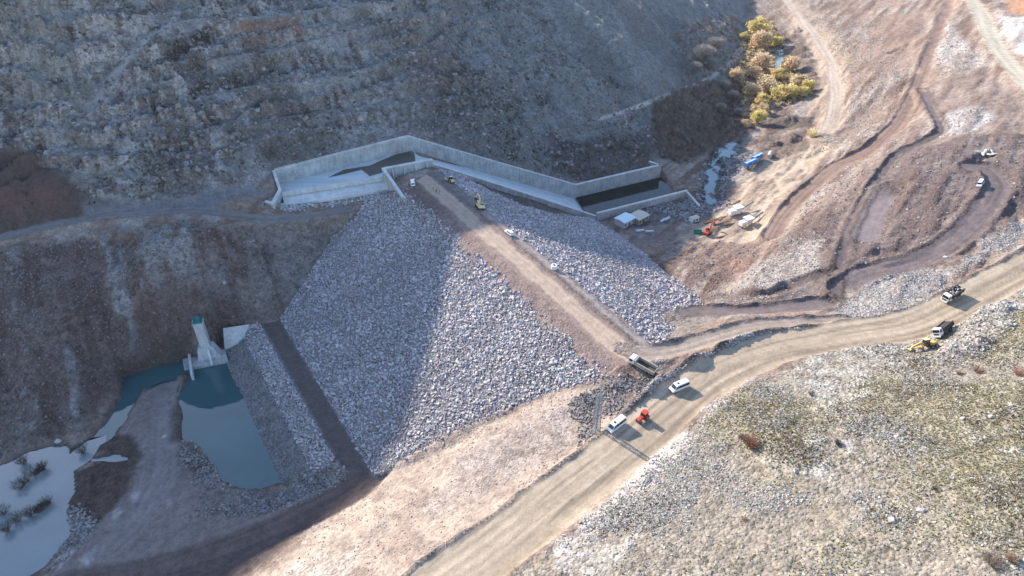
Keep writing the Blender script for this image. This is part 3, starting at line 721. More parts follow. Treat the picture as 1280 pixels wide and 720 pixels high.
# ------------------------------------------------------------------ loose stone
_ico_v = []; _g = (1 + 5 ** 0.5) / 2
for a, b in ((1, _g), (-1, _g), (1, -_g), (-1, -_g)): _ico_v += [(0, a, b), (a, b, 0), (b, 0, a)]
_ico_v = np.array(_ico_v); _ico_v /= np.linalg.norm(_ico_v[0])
_dm = np.linalg.norm(_ico_v[:, None] - _ico_v[None], axis=-1); _e = _dm < 1.1
ICO_F = []
for i in range(12):
    for j in range(i + 1, 12):
        for k in range(j + 1, 12):
            if _e[i, j] and _e[j, k] and _e[i, k]:
                a, b, c = _ico_v[i], _ico_v[j], _ico_v[k]
                ICO_F.append((i, j, k) if np.dot(np.cross(b - a, c - a), a) > 0 else (i, k, j))
ICO_F = np.array(ICO_F)
ROCK_V = []
for s in range(14):                                  # broken, angular shapes: each cut by a few flat planes
    v = _ico_v * (0.72 + 0.5 * rng.random((12, 1)))
    for _ in range(4):
        n = rng.normal(size=3); n /= np.linalg.norm(n); d = v @ n; h = 0.35 + 0.25 * rng.random()
        v = v - np.clip(d - h, 0, None)[:, None] * n
    ROCK_V.append(v * np.array([1.0, 0.6 + 0.35 * rng.random(), 0.5 + 0.25 * rng.random()]))
ROCK_V = np.array(ROCK_V)
_cb = np.array([(x, y, z) for z in (-1, 1) for x, y in ((-1, -1), (1, -1), (1, 1), (-1, 1))]) * 0.62
CUB_F = np.array([(0, 2, 1), (0, 3, 2), (4, 5, 6), (4, 6, 7), (0, 1, 5), (0, 5, 4), (1, 2, 6), (1, 6, 5), (2, 3, 7), (2, 7, 6), (3, 0, 4), (3, 4, 7)])
SLAB_V = np.array([_cb * (0.65 + 0.6 * rng.random((8, 3))) * np.array([1.25, 0.8 + 0.4 * rng.random(), 0.5 + 0.35 * rng.random()]) for _ in range(16)])
def rot_mats(n, tilt=0.6):
    a = rng.random(n) * 2 * np.pi; b = rng.normal(size=n) * tilt; c = rng.normal(size=n) * tilt
    ca, sa, cb, sb, cc, sc = np.cos(a), np.sin(a), np.cos(b), np.sin(b), np.cos(c), np.sin(c)
    Rz = np.zeros((n, 3, 3)); Rz[:, 0, 0] = ca; Rz[:, 0, 1] = -sa; Rz[:, 1, 0] = sa; Rz[:, 1, 1] = ca; Rz[:, 2, 2] = 1
    Rx = np.zeros((n, 3, 3)); Rx[:, 0, 0] = 1; Rx[:, 1, 1] = cb; Rx[:, 1, 2] = -sb; Rx[:, 2, 1] = sb; Rx[:, 2, 2] = cb
    Ry = np.zeros((n, 3, 3)); Ry[:, 1, 1] = 1; Ry[:, 0, 0] = cc; Ry[:, 0, 2] = sc; Ry[:, 2, 0] = -sc; Ry[:, 2, 2] = cc
    return Rz @ Rx @ Ry
def rocks_mesh(name, pos, size, cols, sink=0.15, tilt=0.6, slab=False):
    SV, SF = (SLAB_V, CUB_F) if slab else (ROCK_V, ICO_F); nv = SV.shape[1]
    n = len(pos); sh = SV[rng.integers(0, len(SV), n)] * size[:, None, None]
    v = np.einsum('nij,nkj->nki', rot_mats(n, tilt), sh) + pos[:, None, :]
    v[..., 2] += (size * (0.35 - sink))[:, None]
    F = (SF[None] + (np.arange(n) * nv)[:, None, None]).reshape(-1, 3)
    return np_mesh(name, v.reshape(-1, 3), F, M_STONE, np.repeat(cols, nv, 0), None, False)
def greys(n, base, spread=0.28, warm=0.04):
    k = np.clip(1 + spread * rng.normal(size=(n, 1)), 0.4, 1.7)
    return np.clip(np.asarray(base) * k * (1 + warm * rng.normal(size=(n, 3))), 0.02, 0.8)
AREA = np.gradient(XS)[None, :] * np.gradient(YS)[:, None]
def scatter(mask, n):
    """n random places spread evenly over the mask"""
    w = (np.clip(mask, 0, None) * AREA).ravel(); w = np.cumsum(w); w /= w[-1]
    i = np.searchsorted(w, rng.random(n)); j, k = np.divmod(i, nx)
    x = XS[k] + (rng.random(n) - .5) * np.gradient(XS)[k]; y = YS[j] + (rng.random(n) - .5) * np.gradient(YS)[j]
    return x, y
def in_view(x, y, z, pad=40):
    q = np.stack([x, y, z - CAM_H], -1); dpt = q @ _fw
    u = 640 + FPX * q[..., 0] / dpt; v = 360 - FPX * (q @ _up) / dpt
    return (dpt > 1) & (u > -pad) & (u < 1280 + pad) & (v > -pad) & (v < 720 + pad), u, v, dpt

# ------------------------------------------------------------------ the rockfill dam
dam = put('rockfill_dam', None, None, 'grey rockfill embankment dam with a dirt track along its crest', 'dam', loc=(float(DA[0] + 65 * DC[0]), float(DA[1] + 65 * DC[1]), -45.0))
def dpart(name, me, kind=None, label=None):
    o = put(name, me, dam, kind=kind, label=label); o.matrix_parent_inverse = Matrix.Translation(-dam.location); return o
U_ = np.arange(-22, 172, 0.8); P_ = np.concatenate([np.arange(-126, -12, 1.0), np.arange(-12, 12, 0.5), np.arange(12, 127, 1.0)])
PU, PP = np.meshgrid(U_, P_); DX, DY = dam_xy(PU, PP)
DZ = np.interp(PP, PROF_P, PROF_Z)
foot_d = poly_sd(FOOT, DX, DY)
n_a = fbm(DX, DY, 9, 4, 201); n_b = fbm(DX, DY, 3, 3, 202)
crestm = sstep(-12, -9.5, PP) * (1 - sstep(10.5, 12.5, PP))
DZ = DZ + 0.22 * n_a + 0.12 * n_b
rut_ = np.exp(-((np.abs(PP - 0.0) - 1.1) / 0.4) ** 2) * 0.12
DZ -= crestm * rut_
DZ += crestm * (0.45 * np.exp(-((PP - 6.5 + 0.8 * n_a) / 0.9) ** 2) + 0.5 * np.exp(-((PP + 5.2 + 0.6 * n_b) / 0.7) ** 2)) * sstep(3, 14, PU)
DZ = DZ - 6 * sstep(0.3, 8, -foot_d)
dc = np.zeros(DX.shape + (3,)) + np.array([0.20, 0.187, 0.187]); ds = np.ones(DX.shape)
def dmix(m, c, s=None):
    global dc, ds
    m = np.clip(m, 0, 1); dc = dc * (1 - m[..., None]) + np.asarray(c) * m[..., None]
    if s is not None: ds = ds * (1 - m) + s * m
pn = PP + 1.3 * n_a + 0.7 * n_b
dmix(sstep(10, 12, PP) * (1 - sstep(13, 17, PP - 3.0 * n_a)) * 0.85, (0.20, 0.165, 0.15), 1.0)
dmix((1 - sstep(-12, -10, PP)) * sstep(-17, -12, PP - 3.0 * n_a) * 0.8, (0.20, 0.17, 0.16), 1.0)
dmix(crestm, (0.25, 0.185, 0.155), 0.35)
dmix(crestm * sstep(4.5, 7, pn) * 0.8, (0.20, 0.15, 0.135), 0.7)
dmix(crestm * (1 - sstep(-6.0, -4.2, pn)), (0.225, 0.185, 0.17), 0.5)
dmix(crestm * np.exp(-((pn + 5.3) / 1.0) ** 2) * 0.8, (0.14, 0.105, 0.095), 0.7)
dmix(crestm * np.exp(-((pn + 8.0) / 0.9) ** 2) * 0.7, (0.30, 0.27, 0.25), 0.2)
dmix(crestm * sstep(-3.6, -2.6, pn) * (1 - sstep(2.8, 4.0, pn)), (0.385, 0.295, 0.228), 0.2)
dmix(crestm * rut_ / 0.12 * 0.4, (0.29, 0.22, 0.175), 0.15)
dmix(crestm * sstep(96, 118, PU) * (1 - sstep(-4, -3, pn)) * 0.8, (0.15, 0.135, 0.13), 0.5)
dmix(crestm * sstep(96, 118, PU) * sstep(3, 5, pn) * 0.7, (0.12, 0.09, 0.085), 0.5)
berm = sstep(76.2, 77.2, PP + 0.3 * n_b) * (1 - sstep(83.0, 84.2, PP + 0.3 * n_b))
dmix(berm, (0.105, 0.088, 0.083), 0.3)
gi = np.arange(DX.size).reshape(DX.shape)
dq = np.stack([gi[:-1, :-1], gi[:-1, 1:], gi[1:, 1:], gi[1:, :-1]], -1).reshape(-1, 4)[:, ::-1]
keep = (foot_d > -9)[:-1, :-1].reshape(-1); ctr = crestm[:-1, :-1].reshape(-1) > 0.5; bm_ = berm[:-1, :-1].reshape(-1) > 0.5
DV = np.stack([DX, DY, DZ], -1).reshape(-1, 3); dcf = dc.reshape(-1, 3); dsf = ds.ravel()
for nm, sel in (('embankment', keep & ~ctr & ~bm_), ('crest_track', keep & ctr), ('toe_track', keep & bm_)):
    q = dq[sel]; used, inv = np.unique(q, return_inverse=True)
    dpart(nm, np_mesh(nm, DV[used], inv.reshape(-1, 4), M_GROUND, dcf[used], dsf[used]))
# riprap: a jittered lattice of blocks so the faces are fully armoured
def riprap(u0, u1, p0, p1, step, smin, smax, base, spread=0.25):
    uu, pp = np.meshgrid(np.arange(u0, u1, step), np.arange(p0, p1, step))
    uu = (uu + rng.uniform(-.5, .5, uu.shape) * step).ravel(); pp = (pp + rng.uniform(-.5, .5, pp.shape) * step).ravel()
    x, y = dam_xy(uu, pp); fd = poly_sd(FOOT, x, y)
    k = fd > -0.6 + 0.5 * rng.normal(size=len(x)); x, y, uu, pp = x[k], y[k], uu[k], pp[k]
    z = np.interp(pp, PROF_P, PROF_Z) + 0.22 * fbm(x, y, 9, 4, 201)
    s = smin + (smax - smin) * rng.random(len(x)) ** 3.0
    patch = 1 + 0.13 * fbm(x, y, 16, 3, 301) + 0.16 * fbm(uu, pp * 0.16, 5.0, 3, 302)
    s = s * (1 + 0.35 * fbm(x, y, 22, 3, 303))
    c = greys(len(x), base, spread) * patch[:, None]
    return np.stack([x, y, z], 1), s, c
sets = [riprap(-5, 165, 9.6, 76.3, 0.70, 0.26, 0.8, (0.40, 0.368, 0.375), 0.17),
        riprap(-5, 165, -86, -9.4, 0.76, 0.26, 0.8, (0.39, 0.36, 0.367), 0.17),
        riprap(15, 135, 84.6, 91.5, 0.72, 0.32, 0.7, (0.415, 0.385, 0.39), 0.17),
        riprap(15, 135, 91.5, 101, 0.62, 0.22, 0.5, (0.22, 0.21, 0.205))]
RP = np.concatenate([s[0] for s in sets]); RS = np.concatenate([s[1] for s in sets]); RC = np.concatenate([s[2] for s in sets])
# thin out towards the dirty edge of the crest
_, rp = dam_uv(RP[:, 0], RP[:, 1])
ru, _ = dam_uv(RP[:, 0], RP[:, 1]); edge_n = 2.4 * fbm(ru, rp * .3, 10, 3, 305) + 1.2 * fbm(ru, rp, 3, 2, 306)
k = ~((rp > 5) & (rp < 11.6 + 1.8 * edge_n) & (rng.random(len(RP)) < 0.8)) & ~((rp < -5) & (rp > -10.6 + 1.0 * edge_n) & (rng.random(len(RP)) < 0.8))
RP, RS, RC = RP[k], RS[k], RC[k]
vis, uu_, vv_, dd_ = in_view(RP[:, 0], RP[:, 1], RP[:, 2])
_, rp = dam_uv(RP[:, 0], RP[:, 1])
order = np.argsort(-np.where(vis & (rp > 13), RS / dd_, 0)); big = order[:300]; rest = order[300:]
dpart('riprap', rocks_mesh('riprap', RP[rest], RS[rest], RC[rest], 0.15, 0.6, True), kind='stuff')
def single_rocks(name, pos, size, cols, parent_fn, sink=0.15):
    shared = []
    for s in range(10):
        v = ROCK_V[s]; me = np_mesh('rock_shape', v, ICO_F, M_STONE, np.tile(cols[s % len(cols)], (12, 1)), None, False); shared.append(me)
    for i in range(len(pos)):
        o = parent_fn(name, shared[int(rng.integers(0, 10))])
        o.location = tuple(pos[i] + np.array([0, 0, size[i] * (0.35 - sink)])); o.rotation_euler = (rng.normal() * .5, rng.normal() * .5, rng.random() * 6.28)
        o.scale = (float(size[i]),) * 3
single_rocks('rock', RP[big], RS[big] * 1.05, greys(10, (0.41, 0.378, 0.368), 0.2), lambda n, me: dpart(n, me))

# ------------------------------------------------------------------ small mesh builder for built things
class MB:
    def __init__(self): self.v = []; self.f = []
    def add(self, vs, fs):
        b = len(self.v); self.v += [tuple(map(float, p)) for p in vs]; self.f += [tuple(b + i for i in q) for q in fs]; return self
    def box(self, x0, x1, y0, y1, z0, z1, tx=0.0, ty=0.0):
        """box, optionally narrower at the top"""
        return self.add([(x0, y0, z0), (x1, y0, z0), (x1, y1, z0), (x0, y1, z0), (x0 + tx, y0 + ty, z1), (x1 - tx, y0 + ty, z1), (x1 - tx, y1 - ty, z1), (x0 + tx, y1 - ty, z1)],
                        [(0, 3, 2, 1), (4, 5, 6, 7), (0, 1, 5, 4), (1, 2, 6, 5), (2, 3, 7, 6), (3, 0, 4, 7)])
    def hexa(self, c): return self.add(c, [(0, 3, 2, 1), (4, 5, 6, 7), (0, 1, 5, 4), (1, 2, 6, 5), (2, 3, 7, 6), (3, 0, 4, 7)])
    def side(self, prof, y0, y1, inset=0.0, ztop=None):
        """profile in x-z drawn out across y; points above ztop lean inwards"""
        n = len(prof); k = lambda z: inset * max(0.0, (z - ztop)) if ztop is not None else 0.0
        vs = [(x, y0 + k(z), z) for x, z in prof] + [(x, y1 - k(z), z) for x, z in prof]
        return self.add(vs, [tuple(range(n)), tuple(range(2 * n - 1, n - 1, -1))] + [(i, i + n, (i + 1) % n + n, (i + 1) % n) for i in range(n)])
    def tube(self, a, b, r0, r1=None, n=8):
        a = Vector(a); b = Vector(b); r1 = r0 if r1 is None else r1
        d = (b - a); q = d.to_track_quat('Z', 'Y') if d.length > 1e-6 else None
        vs = []
        for p, r in ((a, r0), (b, r1)):
            for i in range(n):
                t = 2 * math.pi * i / n; vs.append(p + q @ Vector((r * math.cos(t), r * math.sin(t), 0)))
        return self.add(vs, [tuple(range(n - 1, -1, -1)), tuple(range(n, 2 * n))] + [(i, (i + 1) % n, (i + 1) % n + n, i + n) for i in range(n)])
    def lathe_y(self, cx, cy0, cy1, cz, r, n=16): return self.tube((cx, cy0, cz), (cx, cy1, cz), r, r, n)
    def bar(self, a, b, w, h):
        """rectangular bar from a to b, w wide and h deep"""
        a = Vector(a); b = Vector(b); q = (b - a).to_track_quat('X', 'Z'); c = []
        for p in (a, b):
            for sy, sz in ((-1, -1), (1, -1), (1, 1), (-1, 1)): c.append(p + q @ Vector((0, sy * w / 2, sz * h / 2)))
        return self.add(c, [(0, 3, 2, 1), (4, 5, 6, 7), (0, 1, 5, 4), (1, 2, 6, 5), (2, 3, 7, 6), (3, 0, 4, 7)])
    def build(self, name, mat, parent=None, bevel=0.0, smooth_=False, **kw):
        me = bpy.data.meshes.new(name); me.from_pydata(self.v, [], self.f); me.materials.append(mat)
        import bmesh
        b = bmesh.new(); b.from_mesh(me); bmesh.ops.recalc_face_normals(b, faces=b.faces)
        if bevel: bmesh.ops.bevel(b, geom=list(b.edges), offset=bevel, segments=2, affect='EDGES', clamp_overlap=True)
        b.to_mesh(me); b.free()
        if smooth_:
            for p in me.polygons: p.use_smooth = True
        return put(name, me, parent, **kw)
def thing(name, label, cat, loc=(0, 0, 0), rotz=0.0, group=None):
    o = put(name, None, None, label, cat, group); o.location = tuple(map(float, loc)); o.rotation_euler = (0, 0, rotz); o.empty_display_size = 0.5
    return o
def ground_at(x, y): return float(sample(SURF, x, y))
def stand(o, u, v, front=None, rear=None, yaw=None, lift=0.0, span=2.5, tilt=True):
    """stand a thing on the ground at the place seen at (u, v), facing from rear to front, lying with the slope"""
    p = seen(u, v, SURF); x, y = p[:2]
    if yaw is None:
        a = seen(*front, SURF); b = seen(*rear, SURF); yaw = math.atan2(a[1] - b[1], a[0] - b[0])
    gx = (ground_at(x + span, y) - ground_at(x - span, y)) / (2 * span); gy = (ground_at(x, y + span) - ground_at(x, y - span)) / (2 * span)
    n = Vector((-gx, -gy, 1)).normalized() if tilt else Vector((0, 0, 1))
    f = Vector((math.cos(yaw), math.sin(yaw), 0)); f = (f - n * f.dot(n)).normalized(); l = n.cross(f)
    m = Matrix((f, l, n)).transposed()
    z = sum(ground_at(x + span * 0.6 * i, y + span * 0.6 * j) for i in (-1, 0, 1) for j in (-1, 0, 1)) / 9
    o.location = (x, y, z + lift); o.rotation_euler = m.to_euler(); return o
def copy_tree(o, parent=None):
    c = o.copy(); COL.objects.link(c)
    if parent is not None: c.parent = parent; c.matrix_parent_inverse = o.matrix_parent_inverse.copy()
    for ch in o.children: copy_tree(ch, c)
    return c

M_WHITE = plain('white_paint', (0.78, 0.79, 0.79), 0.35, 0, 0.05, 2, 0.5, 0.18, 0.3)
M_GLASS = plain('dark_glass', (0.012, 0.015, 0.018), 0.08, 0, 0.1, 2, 0.6)
M_RUBBER = plain('tyre_rubber', (0.025, 0.024, 0.023), 0.85, 0, 0.2, 6, 0.3, 0.35)
M_STEEL = plain('dull_steel', (0.30, 0.30, 0.30), 0.5, 0.6, 0.15, 3, 0.5, 0.3)
M_CHAS = plain('chassis_black', (0.03, 0.03, 0.03), 0.7, 0, 0.2, 3, 0.3, 0.4)
M_YELLOW = plain('machine_yellow', (0.62, 0.40, 0.07), 0.45, 0, 0.1, 2, 0.5, 0.3)
M_CREAM = plain('faded_yellow_paint', (0.62, 0.52, 0.25), 0.5, 0, 0.1, 2, 0.5, 0.25)
M_RED = plain('red_paint', (0.50, 0.045, 0.025), 0.4, 0, 0.1, 2, 0.5, 0.12)
M_BLUE = plain('blue_paint', (0.05, 0.22, 0.55), 0.45, 0, 0.12, 2, 0.5, 0.15)
M_GREEN = plain('green_paint', (0.02, 0.20, 0.17), 0.5, 0, 0.12, 2)
M_BED = plain('dumper_body_paint', (0.42, 0.38, 0.30), 0.6, 0.1, 0.15, 2, 0.4, 0.35)
M_BEDIN = plain('worn_bed_steel', (0.075, 0.068, 0.058), 0.7, 0.3, 0.3, 2, 0.4, 0.35)
M_LAMP = plain('lamp_glass', (0.75, 0.75, 0.7), 0.15)
M_RLAMP = plain('red_lamp_glass', (0.4, 0.02, 0.02), 0.2)
M_LOAD = plain('dark_gravel_load', (0.055, 0.052, 0.05), 0.95, 0, 0.5, 4, 0.1)
M_WOOD = plain('weathered_wood', (0.22, 0.14, 0.09), 0.9, 0, 0.3, 3, 0.2)
M_CONC = concrete('cast_concrete', (0.38, 0.385, 0.375), 0.8)
M_CONCW = concrete('new_concrete', (0.50, 0.50, 0.48), 0.55)
M_CONCD = concrete('old_concrete', (0.30, 0.29, 0.27), 0.4)
M_WET, _N, _L, _B = new_mat('wet_concrete')
_geo = _N.new('ShaderNodeNewGeometry'); _rgb = _N.new('ShaderNodeRGB'); _rgb.outputs[0].default_value = (0.47, 0.52, 0.53, 1)
_mp = _N.new('ShaderNodeMapping'); _mp.inputs['Rotation'].default_value = (0, 0, 0.35); _mp.inputs['Scale'].default_value = (0.12, 1, 1); _L.new(_geo.outputs['Position'], _mp.inputs[0])
_f = math_node(_N, _L, 'ADD', 0.55, math_node(_N, _L, 'MULTIPLY', vary(_N, _L, _mp.outputs[0], 0.5, 6, 0.65), 0.9))
_L.new(scale_col(_N, _L, _rgb.outputs[0], _f), _B.inputs['Base Color']); _B.inputs['Roughness'].default_value = 0.45

# ------------------------------------------------------------------ spillway
spill = thing('spillway', 'long concrete side-channel spillway with chute and stilling basin below the mountain', 'spillway', (float(BC[0]), float(BC[1]), -5.0))
inv_sp = Matrix.Translation(-spill.location)
def sp(o): o.parent = spill; o.matrix_parent_inverse = inv_sp; return o
def wall(A, B, zt, zb, th, name='wall_panel', mat=None, plen=8.0, coping=True, side=1):
    """concrete wall from A to B made of cast panels; zt, zb = (start, end) heights; th grows to the given side"""
    A = np.asarray(A[:2], float); B = np.asarray(B[:2], float); L = np.linalg.norm(B - A); d = (B - A) / L; nrm = np.array([-d[1], d[0]]) * side
    n = max(1, int(round(L / plen))); g = 0.03
    for k in range(n):
        s0, s1 = k * L / n + g, (k + 1) * L / n - g
        j = 0.025 * (k % 2); c = []
        for zz in (zb, zt):
            for s, w in ((s0, -j), (s1, -j), (s1, th), (s0, th)):
                p = A + d * s + nrm * w; c.append((p[0], p[1], zz[0] + (zz[1] - zz[0]) * s / L))
        m = MB(); m.hexa(c); sp(m.build(name, mat or M_CONC))
    if coping:
        c = []
        for dz in (0.003, 0.35):
            for s, w in ((0, -0.15), (L, -0.15), (L, th + 0.15), (0, th + 0.15)):
                p = A + d * s + nrm * w; c.append((p[0], p[1], zt[0] + (zt[1] - zt[0]) * s / L + dz))
        m = MB(); m.hexa(c); sp(m.build('coping', M_CONCW))
wall(BL, BC, (1.6, 2.6), (-7, -7), 1.3, side=1)
_mp1 = BC + (B1 - BC) * 0.5
wall(BC, B1, (2.6, -36.4), (-7, -46), 1.3, side=1)
wall(B1, B2, (-36.4, -36.4), (-47, -47), 1.3, side=1, mat=M_CONC)
BW = B2 + np.array([-6, 5.5, 0]); wall(B2, BW, (-36.4, -36.4), (-47, -47), 1.0, side=1, plen=9)
wall(N1, N2, (-36.4, -36.4), (-47, -47), 1.1, side=-1)
NW = N2 + np.array([6.0, -10.0, 0]); wall(N2, NW, (-36.4, -40.5), (-47, -47), 1.0, side=-1, plen=6)
wall(N0, N1, (-0.5, -38.0), (-6.5, -46), 1.0, side=-1, coping=True)
wall(I0, N0, (1.6, 1.6), (-7, -7), 1.2, side=-1, plen=4.5)
wall(BL, WL, (1.6, -2.0), (-7, -7), 1.0, side=-1, plen=10)
WT = un(506, 247, -2.5); wall(I0, WT, (1.6, -2.5), (-7, -7), 1.1, side=-1, plen=6)
for k in range(4):                                    # buttress ribs on the pier wall
    t = 0.15 + 0.24 * k; q = I0 + (N0 - I0) * t; d = (N0 - I0)[:2] / np.linalg.norm((N0 - I0)[:2]); nr = np.array([d[1], -d[0]])
    c = []
    for zz, w in ((-6.5, 3.0), (1.2, 1.7)):
        for s, ww in ((-.3, 1.15), (.3, 1.15), (.3, w), (-.3, w)):
            p = q[:2] + d * s + nr * ww; c.append((p[0], p[1], zz))
    m = MB(); m.hexa(c); sp(m.build('buttress', M_CONCW))
# curved wing block at the far left end
LWa = un(326, 252, -3.2); LWb = un(343, 259, -4.2)
wall(WL, LWb, (-2.2, -2.8), (-8, -8), 1.2, side=-1, plen=12); wall(LWb, LWa, (-2.8, -3.2), (-8, -8), 1.2, side=-1, plen=12)
# weir sill and apron
WR = un(481, 220, -3.0)
m = MB(); d = (WR - WL)[:2]; L_ = np.linalg.norm(d); d /= L_; nr = np.array([d[1], -d[0]])
c = []
for zz, w0, w1 in ((-7.0, -1.2, 1.2), (-3.0, -0.55, 0.55)):
    for q, w in ((WL, w0), (WR, w0), (WR, w1), (WL, w1)): c.append((q[0] + nr[0] * w, q[1] + nr[1] * w, zz))
m.hexa(c); sp(m.build('weir_sill', M_CONCW))
n_ap = 9
for k in range(n_ap):
    a = WL[:2] + (WR - WL)[:2] * (k + 0.005) / n_ap; b = WL[:2] + (WR - WL)[:2] * (k + 0.995) / n_ap
    c = [(*(a + nr * 1.3), -6.5), (*(b + nr * 1.3), -6.5), (*(b + nr * 7.0), -7.4), (*(a + nr * 7.0), -7.4), (*(a + nr * 1.3), -4.9), (*(b + nr * 1.3), -4.9), (*(b + nr * 7.0), -6.3), (*(a + nr * 7.0), -6.3)]
    m = MB(); m.hexa(c); sp(m.build('apron_slab', M_CONCW))
# channel floor slabs
def floor_quad(q, z, mat, name='floor_slab', th=0.6):
    m = MB(); m.hexa([(p[0], p[1], zz - th) for p, zz in zip(q, z)] + [(p[0], p[1], zz) for p, zz in zip(q, z)]); return sp(m.build(name, mat))
lerp = lambda a, b, t: a + (b - a) * t
for i in range(6):
    for j in range(2):
        q = []
        for ti, tj in ((i, j), (i + 0.997, j), (i + 0.997, j + 0.994), (i, j + 0.994)):
            back = lerp(BL, BC, ti / 6); front = lerp(WL, lerp(WR, N0, sstep(3.6, 6, np.float64(ti))), min(1, ti / 5))
            q.append(lerp(back, front, tj / 2))
        floor_quad(q, [-5.0] * 4, M_WET)
for i in range(9):
    for j in range(3):
        q = []; z = []
        for ti, tj in ((i, j), (i + 0.99, j), (i + 0.99, j + 0.99), (i, j + 0.99)):
            q.append(lerp(lerp(BC, B1, ti / 9), lerp(N0, N1, ti / 9), tj / 3)); z.append(-4.8 + (-44.6 + 4.8) * (ti / 9) + 0.0)
        floor_quad(q, z, M_WET)
for i in range(4):
    for j in range(3):
        q = [lerp(lerp(B1, B2, a / 4), lerp(N1, N2, a / 4), b / 3) for a, b in ((i, j), (i + .99, j), (i + .99, j + .99), (i, j + .99))]
        floor_quad(q, [-44.7] * 4, M_CONCD)
def flat_water(name, q, z, mat):
    me = bpy.data.meshes.new(name); me.from_pydata([(p[0], p[1], z) for p in q], [], [list(range(len(q)))]); me.materials.append(mat); return put(name, me, kind='structure')
flat_water('stilling_basin_water', [lerp(B1, N1, .02), lerp(B2, N2, .02), lerp(B2, N2, .98), lerp(B1, N1, .98)], -43.6, M_DARK)
# muddy pool left in the approach channel
mud = [un(u, v, -4.9) for u, v in pts("410,222 430,212 462,207 485,197 512,186 518,192 520,206 500,212 484,214 462,220 452,212 436,216")]
flat_water('channel_pool', mud, -4.86, water_material('muddy_water', (0.075, 0.068, 0.058), 0.25, 0.03))

# ------------------------------------------------------------------ intake tower in the pond
T0 = un(263, 444, -42.6)
tow = thing('intake_tower', 'slender pale concrete intake tower with green railed top standing at the pond', 'tower', (T0[0], T0[1], -42.6))
c4 = [un(239, 443, -42.6), un(281, 436, -42.6), un(285, 450, -42.6), un(240, 459, -42.6)]
loc = lambda p, z: (p[0] - T0[0], p[1] - T0[1], z)
ex_ = (c4[1] - c4[0])[:2]; ex_ /= np.linalg.norm(ex_); ey_ = np.array([-ex_[1], ex_[0]])
def lo(a, b, z): q = ex_ * a + ey_ * b; return (q[0], q[1], z)
cw = sum(((p - T0)[:2] @ ex_) for p in c4) / 4; cd = sum(((p - T0)[:2] @ ey_) for p in c4) / 4
m = MB(); m.hexa([loc(p, -3.5) for p in c4[::-1]] + [loc(p, 0) for p in c4[::-1]]); m.build('platform', M_CONC, tow, 0.05)
q4 = [un(228, 449, -43.0), un(238.5, 446, -43.0), un(239.5, 458.5, -43.0), un(230, 461, -43.0)]
m = MB(); m.hexa([loc(p, -3.5) for p in q4[::-1]] + [loc(p, -0.45) for p in q4[::-1]]); m.build('side_block', M_CONC, tow, 0.05)
def prism_lo(x0, x1, y0, y1, z0, z1, tx0=0, tx1=0, ty0=0, ty1=0):
    m = MB(); m.hexa([lo(x0, y0, z0), lo(x1, y0, z0), lo(x1, y1, z0), lo(x0, y1, z0), lo(x0 + tx0, y0 + ty0, z1), lo(x1 - tx1, y0 + ty0, z1), lo(x1 - tx1, y1 - ty1, z1), lo(x0 + tx0, y1 - ty1, z1)]); return m
prism_lo(-4.4, 4.2, -2.6, 2.2, 0.0, 5.2, 1.0, 2.1, 1.3, 0.2).build('splayed_base', M_CONCW, tow, 0.06)
prism_lo(-2.3, 1.2, -1.2, 2.0, 5.2, 16.5).build('shaft', M_CONCW, tow, 0.12)
prism_lo(-2.6, 1.5, -1.5, 2.3, 16.5, 16.9).build('cap_slab', M_CONCW, tow, 0.05)
top = prism_lo(-2.2, 1.1, -1.1, 1.9, 16.9, 17.1).build('deck', M_GREEN, tow)
for a, b in (((-2.4, -1.3), (1.3, -1.3)), ((1.3, -1.3), (1.3, 2.1)), ((1.3, 2.1), (-2.4, 2.1)), ((-2.4, 2.1), (-2.4, -1.3))):
    m = MB()
    for z in (17.5, 18.0): m.bar(lo(*a, z), lo(*b, z), 0.12, 0.12)
    for t in (0, 0.5, 1): m.bar(lo(lerp(a[0], b[0], t), lerp(a[1], b[1], t), 16.9), lo(lerp(a[0], b[0], t), lerp(a[1], b[1], t), 18.02), 0.1, 0.1)
    m.build('railing', M_GREEN, tow)
prism_lo(-1.2, 0.4, 0.2, 1.5, 17.1, 18.4).build('hoist_cabinet', M_GREEN, tow, 0.04)
m = MB(); m.bar(lo(0.2, -1.6, 4.6), lo(0.9, -5.6, -0.6), 0.9, 0.7); m.build('inclined_rail_beam', M_CONCW, tow)
for x in (-2.9, 2.5): prism_lo(x, x + 0.5, -3.0, -1.6, 0.0, 3.2, 0, 0, 0.9, 0).build('buttress', M_CONCW, tow)
fa, fb = un(236, 440, -41.4), un(239.5, 469, -41.4)
fin = thing('guide_wall', 'thin upright concrete guide wall beside the intake platform', 'wall', (fa[0], fa[1], -45))
m = MB(); d = (fb - fa)[:2]; d /= np.linalg.norm(d); nr = np.array([-d[1], d[0]]) * 0.45; c = []
for z in (-2.5, 3.6):
    for p, s in ((fa, -1), (fb, -1), (fb, 1), (fa, 1)): c.append((p[0] - fa[0] + nr[0] * s, p[1] - fa[1] + nr[1] * s, z))
m.hexa(c); m.build('wall_body', M_CONCW, fin, 0.04)
m = MB(); c = [(x * 1.0, y * 1.0, z + dz) for (x, y, z), dz in zip(c[4:] + c[4:], [0.003] * 4 + [0.2] * 4)]; m.hexa(c); m.build('coping', M_CONCW, fin)
ap = [un(279, 411, -35.5), un(312, 406, -34.5), un(303, 429, -39.5), un(281, 437, -42.5)]
apo = thing('concrete_apron', 'pale sloping concrete slab between the dark bank and the lower rock berm', 'slab', (ap[0][0], ap[0][1], ap[0][2] - 1))
